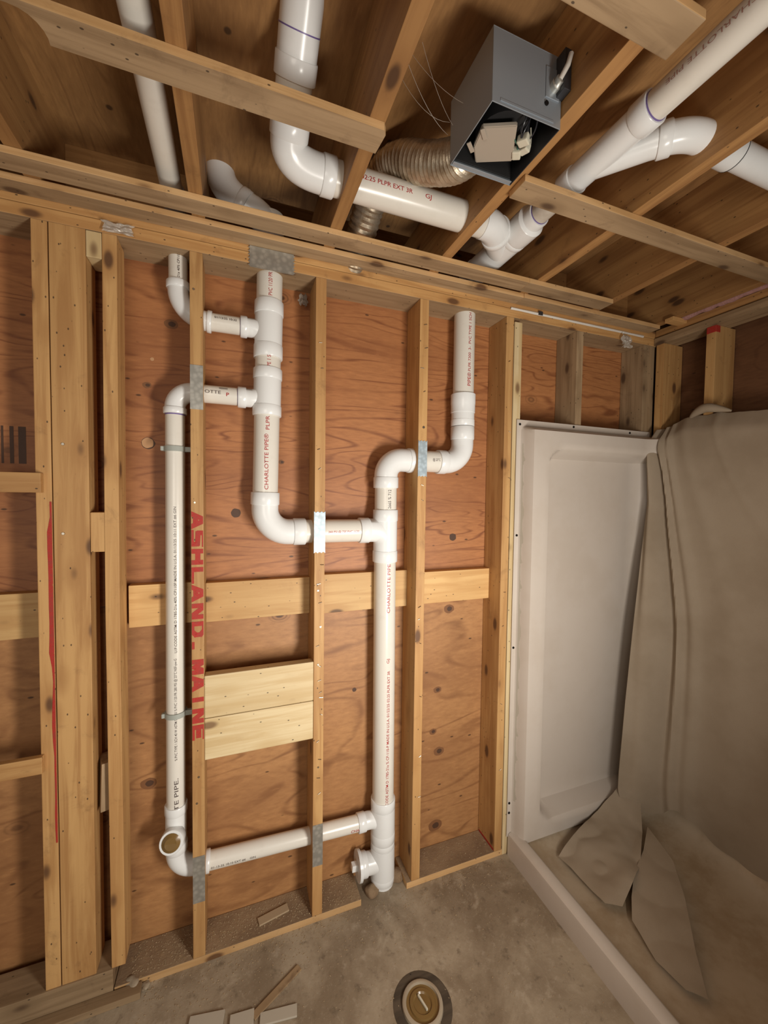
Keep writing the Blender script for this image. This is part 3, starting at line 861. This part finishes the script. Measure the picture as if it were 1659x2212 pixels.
# ------------------------------------------------------------------ nail plates
def plate(x0, x1, z0, z1, mat, label, teeth=False):
    pts = [(x0, z0)]
    if teeth:
        n = 3
        pts = []
        for i in range(n):
            a = x0 + (x1 - x0) * i / n; w = (x1 - x0) / n
            pts += [(a, z0), (a + w * .35, z0 + .004), (a + w * .65, z0 + .004)]
        pts += [(x1, z0)]
        top = []
        for i in range(n):
            a = x1 - (x1 - x0) * i / n; w = (x1 - x0) / n
            top += [(a, z1), (a - w * .35, z1 - .004), (a - w * .65, z1 - .004)]
        pts += top + [(x0, z1)]
    else:
        pts = [(x0, z0), (x1, z0), (x1, z1), (x0, z1)]
    bm = bmesh.new()
    f = [bm.verts.new((x, -.0002, z)) for x, z in pts]; g = [bm.verts.new((x, -.0020, z)) for x, z in pts]
    bm.faces.new(f); bm.faces.new(g); n = len(f)
    for i in range(n): bm.faces.new((f[i], f[(i + 1) % n], g[(i + 1) % n], g[i]))
    cx, cz = (x0 + x1) / 2, (z0 + z1) / 2
    bmesh.ops.translate(bm, verts=bm.verts, vec=(-cx, 0, -cz))
    return tag(link('nail_plate', bm, mat, loc=(cx, 0, cz)), label, 'nail plate')
plate(.000, .0385, 1.888, 2.030, 'galv', 'tarnished nail plate on the stencilled stud beside the upper elbow')
plate(.4035, .4450, 1.403, 1.556, 'galvblue', 'bright toothed nail plate where the horizontal pipe crosses its stud', True)
plate(.8155, .8545, 1.693, 1.838, 'galvblue', 'bright toothed nail plate at the offset elbows', True)
plate(.4060, .4440, .220, .380, 'galv', 'grey nail plate low down on the stud full of nails', False)
plate(.0005, .0380, .222, .384, 'galv', 'grey nail plate low down on the stencilled stud')
# wide plate bent over the top plates
bm = bmesh.new()
prof = [(-.003, 2.4445), (-.0022, 2.43), (-.0022, 2.378), (-.0035, 2.3755)]
cols = []
NC = 13
for k in range(NC):
    x = -.072 + .144 * k / (NC - 1)
    cols.append([bm.verts.new((x, y + .0, z - 2.41)) for y, z in prof])
for a, b in zip(cols, cols[1:]):
    for i in range(3): bm.faces.new((a[i], a[i + 1], b[i + 1], b[i]))
thicken(bm, .0014)
zt = link('nail_plate', bm, 'galv', loc=(.2545, -.0004, 2.41))
tag(zt, 'wide galvanised plate on the top plates above the pipe stack', 'nail plate')
for sx in (-.0735, .0735):
    bm = bmesh.new()
    for i in range(6):
        bmesh.ops.create_cone(bm, cap_ends=True, segments=4, radius1=.006, radius2=0, depth=.008,
                              matrix=Matrix.Translation((sx, -.0022, -.027 + i * .0112)) @ Matrix.Rotation(math.pi / 2 * (1 if sx > 0 else -1), 4, 'Y') @ Matrix.Scale(.15, 4, (0, 1, 0)))
    link('plate_teeth', bm, 'galv', zt)

# ================================================================== FAN HOUSING
FX0, FX1, FY0, FY1, FZ0, FZ1 = .638, .8195, -.708, -.533, 2.440, 2.590
fan = thing('exhaust_fan', ((FX0 + FX1) / 2, (FY0 + FY1) / 2, FZ0), 'grey sheet-metal exhaust fan housing open below, fixed to a joist', 'fan')
fb = Vector(fan.location)
def fbox(name, x0, x1, y0, y1, z0, z1, mat, parent=fan, bev=.001):
    return link(name, boxbm(x1 - x0, y1 - y0, z1 - z0, bev), mat, parent, loc=Vector(((x0 + x1) / 2, (y0 + y1) / 2, (z0 + z1) / 2)) - fb)
T_ = .0022
front = fbox('housing_front', FX0, FX1, FY0, FY0 + T_, FZ0, FZ1, 'fan')
fbox('housing_side', FX0, FX0 + T_, FY0 + T_, FY1, FZ0, FZ1, 'fan')
fbox('housing_side', FX1 - T_, FX1, FY0 + T_, FY1, FZ0, FZ1, 'steel_dark')  # dark steel here puts the interior's shade into the colour
fbox('housing_back', FX0, FX1, FY1 - T_, FY1, FZ0, FZ1, 'fan')
fbox('housing_top', FX0, FX1, FY0, FY1, FZ1, FZ1 + T_, 'fan')
fbox('interior_shade', FX0 + .004, FX1 - .004, FY1 - .007, FY1 - .0035, FZ0 + .014, FZ1 - .002, 'black')  # black sheets added inside to paint the housing's shaded interior
fbox('interior_shade', FX0 + .004, FX1 - .004, FY0 + .006, FY1 - .008, FZ1 - .006, FZ1 - .003, 'black')
fbox('bottom_flange', FX0 + .004, FX1 - .004, FY1 - .012, FY1 - T_, FZ0 + .001, FZ0 + .0035, 'fan')
fbox('bottom_flange', FX0 + .02, FX1 - .02, FY0 - .0015, FY0, FZ0 + .006, FZ0 + .012, 'fan')
fbox('shaded_bracket', .803, .8205, -.735, FY0 - .0005, 2.50, 2.585, 'steel_dark')  # side plate; the shadow over it is put into its dark grey
fbox('junction_cover', .775, .812, FY0 - .0025, FY0, 2.495, 2.560, 'fan')
bm = bmesh.new(); bmesh.ops.create_cone(bm, cap_ends=True, segments=16, radius1=.005, radius2=.005, depth=.004, matrix=Matrix.Rotation(math.pi / 2, 4, 'X'))
link('knockout_hole', bm, 'hole', fan, loc=Vector((.778, FY0 - .001, 2.482)) - fb)
bm = bmesh.new()
sweep(bm, [Vector((.797, FY0, 2.52)) - fb, Vector((.797, FY0 - .012, 2.52)) - fb, Vector((.797, FY0 - .013, 2.52)) - fb, Vector((.797, FY0 - .022, 2.522)) - fb], [.013, .013, .010, .010], 12)
cl = link('cable_connector', bm, 'galv', fan, smooth=True)
bm = bmesh.new(); sweep(bm, [Vector((.797, FY0 - .02, 2.522)) - fb, Vector((.803, FY0 - .035, 2.540)) - fb, Vector((.808, FY0 - .038, 2.562)) - fb], [.005, .0055, .005], 10)
link('cable_stub', bm, 'cable', cl, smooth=True)
# blower cover hanging crooked in the opening
pts = [(.664, -.634), (.735, -.667), (.786, -.583), (.704, -.546), (.674, -.583)]
bm = bmesh.new()
a = [bm.verts.new(Vector((x, y, 2.455)) - fb) for x, y in pts]; b = [bm.verts.new(Vector((x, y, 2.466)) - fb) for x, y in pts]
bm.faces.new(a); bm.faces.new(b)
for i in range(5): bm.faces.new((a[i], a[(i + 1) % 5], b[(i + 1) % 5], b[i]))
bmesh.ops.bevel(bm, geom=bm.edges[:], offset=.002, segments=2, affect='EDGES')
cov = link('blower_cover', bm, 'beige', fan)
for (x0, y0, x1, y1) in ((.662, -.636, .688, -.612), (.655, -.592, .676, -.575)):
    q = link('cover_tab', boxbm(.030, .010, .003, .001), 'beige', cov, loc=Vector(((x0 + x1) / 2, (y0 + y1) / 2, 2.452)) - fb)
    q.rotation_euler = (0, 0, math.atan2(y1 - y0, x1 - x0))
bm = bmesh.new(); bmesh.ops.create_cone(bm, cap_ends=True, segments=24, radius1=.062, radius2=.062, depth=.07)
link('blower_motor', bm, 'black', fan, loc=Vector((.735, -.610, 2.515)) - fb, smooth=True)
for (x, y, sx, sy, rz) in ((.775, -.640, .020, .026, .5), (.792, -.622, .018, .024, .3), (.783, -.605, .022, .02, .9)):
    q = link('wire_connector', boxbm(sx, sy, .018, .003), 'conn', fan, loc=Vector((x, y, 2.458)) - fb); q.rotation_euler = (.2, .1, rz)
rw = random.Random(4)
for k in range(9):
    x, y = rw.uniform(.74, .805), rw.uniform(-.695, -.62)
    P = [Vector((x, y, 2.50)), Vector((x + rw.uniform(-.02, .02), y + .01, 2.455)), Vector((x + rw.uniform(-.03, .02), y + rw.uniform(.01, .04), 2.450)), Vector((.785, -.62, 2.462))]
    Q = []
    for t in range(13):
        t /= 12; m = 1 - t
        Q.append(P[0] * m ** 3 + P[1] * 3 * m * m * t + P[2] * 3 * m * t * t + P[3] * t ** 3 - fb)
    bm = bmesh.new(); sweep(bm, Q, .0016, 6)
    link('wire', bm, ['wire_k', 'wire_g', 'wire_k', 'conn'][k % 4], fan, smooth=True)

# flexible duct from the fan into the wall cavity
def bez(P, n):
    P = [Vector(p) for p in P]; out = []
    for i in range(len(P) - 1):
        p0 = P[max(i - 1, 0)]; p1 = P[i]; p2 = P[i + 1]; p3 = P[min(i + 2, len(P) - 1)]
        for k in range(n):
            t = k / n
            out.append(.5 * ((2 * p1) + (-p0 + p2) * t + (2 * p0 - 5 * p1 + 4 * p2 - p3) * t * t + (-p0 + 3 * p1 - 3 * p2 + p3) * t ** 3))
    out.append(P[-1]); return out
path = bez([(.705, -.531, 2.508), (.692, -.470, 2.516), (.655, -.385, 2.560), (.610, -.300, 2.618), (.578, -.220, 2.634), (.560, -.130, 2.590), (.552, -.030, 2.515), (.55, .05, 2.46)], 26)
L = len(path)
bm = bmesh.new()
sweep(bm, path, [.050 + (.0022 * math.sin(i * 1.57) if i > 10 else .001) + .0018 * noise.noise(Vector((i * .21, 1, 0))) for i in range(L)], 30)
tag(link('flexible_duct', bm, 'duct', smooth=True), 'crinkled silver flexible duct curving from the fan behind the pipe', 'duct')

# ================================================================== SHOWER
sh = thing('shower_surround', (1.30, -.3, 0), 'beige-white moulded shower surround with a recessed wall panel and curb', 'shower')
sb = Vector(sh.location)
def sstep(a, b, t):
    t = min(max((t - a) / (b - a), 0), 1); return t * t * (3 - 2 * t)
def rrect(x, z, x0, x1, z0, z1, r):
    dx = max(x0 + r - x, x - (x1 - r), 0); dz = max(z0 + r - z, z - (z1 - r), 0)
    ins = min(x - x0, x1 - x, z - z0, z1 - z)
    if dx > 0 and dz > 0: return r - math.hypot(dx, dz)
    return ins
bm = bmesh.new()
X0, X1, Z0, Z1 = 1.282, 2.112, .085, 1.955
xs = [X0, X0 + .001, 1.296, 1.306, 1.312, 1.316, 1.322, 1.330, 1.340] + [1.350 + .0125 * i for i in range(61)]
zs = [Z0, Z0 + .006] + [Z0 + .012 + (1.905 - Z0 - .012) * i / 118 for i in range(119)] + [1.912, 1.918, 1.924, 1.930, 1.940, Z1]
def panel_y(x, z):
    y = -.006
    y -= .058 * sstep(1.306, 1.330, x) * (1 - sstep(1.905, 1.928, z))
    if x > 1.33 and z < 1.91:
        ins = rrect(x, z, 1.412, 2.25, .155, 1.835, .085)
        y += .086 * sstep(-.003, .040, ins)
    c = max(0, x - 1.985)
    y -= min(.10, (c / .128) ** 2.4 * .10) * (1 - sstep(1.90, 1.93, z))
    return y
grid = [[bm.verts.new(Vector((x, panel_y(x, z), z)) - sb) for x in xs] for z in zs]
for i in range(len(zs) - 1):
    for k in range(len(xs) - 1):
        bm.faces.new((grid[i][k], grid[i][k + 1], grid[i + 1][k + 1], grid[i + 1][k]))
thicken(bm, .003)
pan_ = link('wall_panel', bm, 'shower', sh, smooth=True)
for x, z in ((1.297, 1.935), (1.60, 1.945), (1.96, 1.942), (1.2945, 1.45), (1.292, .95), (1.291, .24), (1.291, .195)):
    bm = bmesh.new(); bmesh.ops.create_cone(bm, cap_ends=True, segments=12, radius1=.0052, radius2=.0052, depth=.002, matrix=Matrix.Rotation(math.pi / 2, 4, 'X'))
    link('screw', bm, 'hole', pan_, loc=Vector((x, -.0105, z)) - sb)
bm = bmesh.new(); vs = []
for i in range(60):
    z = .12 + i * (1.90 - .12) / 59
    vs.append([bm.verts.new(Vector((x, panel_y(x, z) - .0007, z)) - sb) for x in (1.3075, 1.313, 1.319, 1.3235 + .001 * noise.noise(Vector((z * 11, 0, 0))))])
for a, b in zip(vs, vs[1:]):
    for i in range(3): bm.faces.new((a[i], a[i + 1], b[i + 1], b[i]))
link('raw_edge', bm, 'rawedge', pan_, smooth=True)['label'] = 'bare tan fibreglass edge'
# ragged trim cut down the panel edge
bm = bmesh.new(); vs = []
for i in range(90):
    z = .25 + i * .018
    w = .004 + .004 * abs(noise.noise(Vector((z * 9, 0, 0))))
    vs.append((bm.verts.new(Vector((1.311 - w * .3, -.014, z)) - sb), bm.verts.new(Vector((1.311 + w, -.030, z)) - sb)))
for a, b in zip(vs, vs[1:]): bm.faces.new((a[0], a[1], b[1], b[0]))
thicken(bm, .0015)
link('caulk_bead', bm, 'scrapw', pan_)
# back wall panel (behind the cloth)
link('back_panel', boxbm(.006, 3.0, 1.86, 0), 'shower', sh, loc=Vector((2.113, -1.53, 1.02)) - sb)
# base: curb and pan as one swept profile along y
prof = [(1.288, 0.0), (1.289, .085), (1.292, .095), (1.300, .101), (1.330, .101), (1.339, .097), (1.344, .088), (1.352, .066), (1.365, .058), (1.50, .054), (1.80, .055), (1.98, .062), (2.06, .085), (2.095, .13), (2.108, .20)]
bm = bmesh.new(); rows = []
ys = [-.012 - i * .045 for i in range(66)]
for y in ys:
    lift = .040 * (1 - sstep(.0, .10, -(y + .012)))
    row = []
    for x, z in prof:
        zz = z + (lift if 1.345 < x < 2.07 else 0) + (.0025 * noise.noise(Vector((x * 7, y * 7, 0))) if x > 1.36 else 0)
        row.append(bm.verts.new(Vector((x, y, zz)) - sb))
    rows.append(row)
for a, b in zip(rows, rows[1:]):
    for i in range(len(prof) - 1): bm.faces.new((a[i], a[i + 1], b[i + 1], b[i]))
mb = link('shower_base', bm, 'pan', sh, smooth=True)
mb['label'] = 'dusty shower pan floor'
bm = bmesh.new(); rows = []
cp = [(1.2865, 0.0), (1.2875, .086), (1.290, .096), (1.299, .1025), (1.331, .1025), (1.340, .0985), (1.346, .088), (1.349, .070), (1.349, .0)]
for y in [-.011, -1.0, -2.9]:
    rows.append([bm.verts.new(Vector((x, y, z)) - sb) for x, z in cp])
for a, b in zip(rows, rows[1:]):
    for i in range(len(cp) - 1): bm.faces.new((a[i], a[i + 1], b[i + 1], b[i]))
bm.faces.new(rows[0])
link('curb', bm, 'shower', sh, smooth=True)

# ------------------------------------------------------------------ drop cloth
def lerp(a, b, t): return a + (b - a) * t
def pw(z, tab):
    for (z0, v0), (z1, v1) in zip(tab, tab[1:]):
        if z0 <= z <= z1: return lerp(v0, v1, (z - z0) / (z1 - z0))
    return tab[0][1] if z < tab[0][0] else tab[-1][1]
edge_x = [(.10, 1.90), (.22, 1.868), (.65, 1.905), (1.0, 1.945), (1.34, 2.000), (1.60, 2.045), (1.78, 2.050), (1.96, 2.094)]
edge_y = [(.10, -.10), (.3, -.09), (1.0, -.085), (1.6, -.060), (1.96, -.030)]
bm = bmesh.new(); NU, NV = 150, 110
rows = []
for j in range(NV + 1):
    v = j / NV
    row = []
    for i in range(NU + 1):
        u = (i / NU) ** 1.6
        ztop = 1.955 + .045 * sstep(.0, .11, u) - .035 * sstep(.11, .4, u) + .008 * noise.noise(Vector((u * 30, 4, 0)))
        zbot = .13 - .02 * u + .05 * sstep(.06, .1, u) * (1 - sstep(.1, .2, u)) + .02 * noise.noise(Vector((u * 16, 9, 0)))
        z = lerp(zbot, ztop, v)
        ex, ey = pw(z, edge_x), pw(z, edge_y)
        yw = lerp(ey, -1.55, u)
        s = -(yw - ey)                                       # distance from the free edge
        w = 1 - math.exp(-s / .085)
        x = lerp(ex, 2.094, w)
        # folds falling from the gathered corner
        fan_ = .45 + .55 * (1 - sstep(1.0, 1.95, z))
        q_ = s / fan_ + .012 * noise.noise(Vector((s * 9, z * 1.6, 2)))
        amp = (.006 + .012 * (1 - abs(v - .55)))
        for c_, w_, h_ in ((.045, .030, 2.9), (.098, .014, -.9), (.135, .015, 1.3), (.19, .022, .8), (.33, .05, .4), (.62, .03, .25)):
            x -= amp * h_ * math.exp(-((q_ - c_) / w_) ** 2)
        x -= .012 * (noise.noise(Vector((s * 3.2 + z * .8, z * .9, 5))) * math.exp(-s / .9) + .5)
        # slack fold flopped over near the top corner
        x -= .030 * math.exp(-((s - .05) / .035) ** 2 - ((z - 1.86) / .07) ** 2)
        if v > .965: x += .035 * (v - .965) / .035
        row.append(bm.verts.new((x, yw, z)))
    rows.append(row)
for a, b in zip(rows, rows[1:]):
    for i in range(NU): bm.faces.new((a[i], a[i + 1], b[i + 1], b[i]))
thicken(bm, .002)
cl = link('drop_cloth', bm, 'cloth', smooth=True)
tag(cl, 'big beige canvas drop cloth hung over the right shower wall', 'drop cloth')
bm = bmesh.new()
sweep(bm, bez([(2.10, -.20, 1.995), (2.088, -.235, 2.012), (2.082, -.275, 2.022), (2.09, -.32, 2.010), (2.105, -.36, 1.995)], 6),
      [.004 + .016 * math.sin(math.pi * min(1, (i + .5) / 24)) for i in range(25)], 12)
q = link('cloth_bunch', bm, 'cloth', cl, smooth=True)

def sheet(name, outline, cuts, zf, label, mat='cloth', th=.0015):
    """Draped sheet: outline of (x,y,z), filled, subdivided, pushed by zf(x,y)."""
    bm = bmesh.new()
    vs = [bm.verts.new(p) for p in outline]
    bm.faces.new(vs)
    bmesh.ops.triangulate(bm, faces=bm.faces)
    for _ in range(cuts):
        bmesh.ops.subdivide_edges(bm, edges=bm.edges[:], cuts=1, use_grid_fill=True)
        bmesh.ops.smooth_vert(bm, verts=[v for v in bm.verts if not v.is_boundary], factor=.5, use_axis_x=True, use_axis_y=True, use_axis_z=True)
    for v in bm.verts: v.co.z += zf(v.co.x, v.co.y)
    thicken(bm, th)
    return tag(link(name, bm, mat, smooth=True), label, 'cloth scrap')
nz = lambda x, y, s, q: noise.noise(Vector((x * s, y * s, q)))
sheet('cloth_scrap', [(1.885, -.07, .200), (1.70, -.085, .115), (1.56, -.12, .100), (1.44, -.155, .070), (1.448, -.25, .066), (1.452, -.375, .068), (1.50, -.41, .072),
      (1.60, -.375, .10), (1.70, -.330, .10), (1.86, -.22, .110), (1.94, -.15, .17)], 5,
      lambda x, y: .026 * abs(nz(x, y, 7, 1)) + .003 * nz(x, y, 19, 4), 'crumpled canvas scrap heaped in the shower corner under the cloth')
sheet('cloth_scrap', [(1.90, -.215, .115), (1.78, -.285, .105), (1.645, -.345, .10), (1.56, -.40, .085), (1.492, -.455, .075), (1.455, -.57, .068), (1.462, -.66, .064),
      (1.500, -.70, .064), (1.585, -.615, .085), (1.73, -.485, .105), (1.84, -.37, .110)], 5,
      lambda x, y: .012 * abs(nz(x, y, 5, 7)) + .002 * nz(x, y, 17, 2), 'long folded canvas flap lying along the shower floor')

# ================================================================== FLOOR DETAILS
fd = thing('floor_drain', (.691, -.362, 0), 'round capped pipe opening set in the concrete floor', 'drain')
def lathe(prof, seg=40):
    bm = bmesh.new(); rings = []
    for r, z in prof:
        rings.append([bm.verts.new((r * math.cos(2 * math.pi * k / seg), r * math.sin(2 * math.pi * k / seg), z)) for k in range(seg)])
    for a, b in zip(rings, rings[1:]):
        for k in range(seg): bm.faces.new((a[k], a[(k + 1) % seg], b[(k + 1) % seg], b[k]))
    return bm
bm = lathe([(.094, .0004), (.086, .0016), (.074, .0012), (.066, .001), (.061, .001)])  # dark ring for the gap round the pipe
link('gap_ring', bm, 'gapdark', fd, smooth=True)['label'] = 'uneven dark gap ring round the pipe rim'
bm = lathe([(.0655, .0), (.064, .009), (.059, .012), (.0535, .0115), (.0515, .004), (.0515, .0008)])
link('pipe_rim', bm, 'rim', fd, smooth=True)
bm = lathe([(.0520, .0045), (.042, .004), (.040, .0085), (.030, .009), (.026, .005), (.0001, .0065)])
cap_ = link('test_cap', bm, 'amber', fd, smooth=True)
q = link('cap_handle', boxbm(.006, .046, .008, .002), 'conn', cap_, loc=(.0, .0, .0105)); q.rotation_euler = (0, 0, .25)

board('wood_strip', -.72, -.150, -.040, -.0045, .0, .022, 'x', 'grey', 'dirty wood strip on the slab against the left sole plate', 'board')
def scrap(x0, y0, x1, y1, w, h, label, mat='scrapw', name='floor_scrap', cat='scrap'):
    L = math.hypot(x1 - x0, y1 - y0)
    bm = boxbm(L, w, h, .001)
    o = link(name, bm, mat, loc=((x0 + x1) / 2, (y0 + y1) / 2, h / 2 + .0005)); o.rotation_euler = (0, 0, math.atan2(y1 - y0, x1 - x0))
    return tag(o, label, cat)
scrap(.185, -.212, .340, -.128, .022, .006, 'thin flat stick lying diagonally on the concrete', 'grey')
scrap(.0, -.172, .100, -.190, .052, .008, 'pale scrap of board at the bottom edge, leftmost')
scrap(.118, -.205, .188, -.212, .040, .008, 'small pale scrap touching the diagonal stick')
scrap(.205, -.225, .315, -.240, .032, .006, 'pale flat scrap right of the diagonal stick')
scrap(.215, .045, .325, .065, .030, .006, 'flat wood offcut lying in sawdust on the plate', 'chip')
for o in bpy.data.objects:
    if o.get('label', '').startswith('flat wood offcut'): o.location.z = ZP + .0036

# sawdust and crumbs
rc = random.Random(11)
bm = bmesh.new()
def crumb(x, y, z, s):
    bmesh.ops.create_cube(bm, size=1.0, matrix=Matrix.Translation((x, y, z)) @ Matrix.Rotation(rc.uniform(0, 3.1), 4, 'Z') @ Matrix.Rotation(rc.uniform(-.4, .4), 4, 'X') @ Matrix.Diagonal((s, s * rc.uniform(.3, .8), s * .35, 1)))
for k in range(1100):
    x = rc.uniform(-.20, .60); y = rc.uniform(.01, .122)
    if .0 < x < .038 or .405 < x < .444: continue
    crumb(x, y, ZP + .0008, rc.uniform(.0015, .0045))
for k in range(120):
    x = rc.uniform(.86, 1.22); crumb(x, rc.uniform(.01, .12), ZP + .0008, rc.uniform(.0015, .004))
for k in range(800):
    crumb(rc.uniform(-.15, 1.25), -abs(rc.gauss(0, .06)) - .003, .0008, rc.uniform(.0012, .0045))
for k in range(900):
    crumb(rc.uniform(-.2, 1.25), rc.uniform(-.7, -.05), .0008, rc.uniform(.0012, .004))
o = link('sawdust', bm, 'chip'); tag(o, 'sawdust and wood crumbs along the bottom plate and slab', 'debris'); o['kind'] = 'stuff'

# broken concrete crumbs by the pipe and left end
def lump(name, x, y, z, r, label, mat='conc', sq=.6):
    bm = bmesh.new(); bmesh.ops.create_icosphere(bm, subdivisions=3, radius=r)
    for v in bm.verts:
        v.co *= 1 + .35 * noise.noise(v.co / r * 1.3 + Vector((x * 9, y * 9, 0))); v.co.z *= sq
    return tag(link(name, bm, mat, loc=(x, y, z), smooth=True), label, 'debris')
lump('concrete_chunk', -.180, .006, .012, .024, 'lump of broken concrete at the foot of the bowed stud', sq=.7)
lump('concrete_chunk', -.140, -.012, .008, .013, 'smaller concrete lump right of the lump by the bowed stud')
lump('concrete_chunk', .655, .035, .010, .028, 'dirty concrete lump left of the pipe entering the slab', 'dusty')
lump('concrete_chunk', .775, .060, .012, .030, 'dirty concrete lump between the floor pipe and next stud', 'dusty')

# loose film, foil, cobweb
bm = bmesh.new(); vs = []
for i in range(41):
    x = 1.24 + .80 * i / 40
    w = .012 + .003 * noise.noise(Vector((x * 12, 0, 0)))
    vs.append((bm.verts.new((x, -.0015, 2.4255 - w / 2)), bm.verts.new((x, -.0065 - .002 * noise.noise(Vector((x * 20, 1, 0))), 2.4255)), bm.verts.new((x, -.0015, 2.4255 + w / 2))))
for a, b in zip(vs, vs[1:]):
    for i in range(2): bm.faces.new((a[i], b[i], b[i + 1], a[i + 1]))
thicken(bm, .0005)
fo = link('foil_strip', bm, 'foil', smooth=True); tag(fo, 'shiny foil strip along the top plates above the shower', 'foil')
link('foil_tape', boxbm(.022, .003, .016, 0), 'steel_dark', fo, loc=(1.395, -.008, 2.4265))
def crumple(name, cx, cy, cz, sx, sz, seed, mat, label, depth=.02):
    bm = bmesh.new(); bmesh.ops.create_grid(bm, x_segments=16, y_segments=16, size=.5)
    for v in bm.verts:
        u, w = v.co.x, v.co.y
        v.co = Vector((u * sx * (1 + .5 * noise.noise(Vector((w * 3, seed, 0)))), -depth * .5 - depth * .8 * noise.noise(Vector((u * 4, w * 4, seed))), w * sz * (1 + .4 * noise.noise(Vector((u * 5, seed, 2))))))
    thicken(bm, .0004)
    return tag(link(name, bm, mat, loc=(cx, cy, cz)), label, 'scrap film')
crumple('plastic_film', -.192, -.006, 2.405, .075, .030, 2.0, 'film', 'torn clear tape on the top plate above the bowed stud', .008)
crumple('plastic_film', 1.905, -.010, 2.375, .060, .055, 5.0, 'film', 'torn plastic film dangling at the room corner')
crumple('plastic_film', .375, .100, 2.345, .030, .040, 8.0, 'tuft', 'grey cobweb tuft under the plate by the nailed stud', .014)  # dark cobweb clump, built with the film helper
bm = bmesh.new()
rw = random.Random(9)
for k in range(4):
    a = Vector((.52 + rw.uniform(-.03, .03), -.52 + rw.uniform(-.05, .05), 2.66 + rw.uniform(-.02, .03))); b = Vector((.636, -.56 + rw.uniform(-.05, .05), 2.56 + rw.uniform(-.04, .02)))
    sag = rw.uniform(.01, .035)
    sweep(bm, [a.lerp(b, t / 8) - Vector((0, 0, sag * 4 * (t / 8) * (1 - t / 8))) for t in range(9)], .0004, 5)
tag(link('cobweb', bm, 'cable'), 'dusty cobweb threads left of the fan housing', 'cobweb')
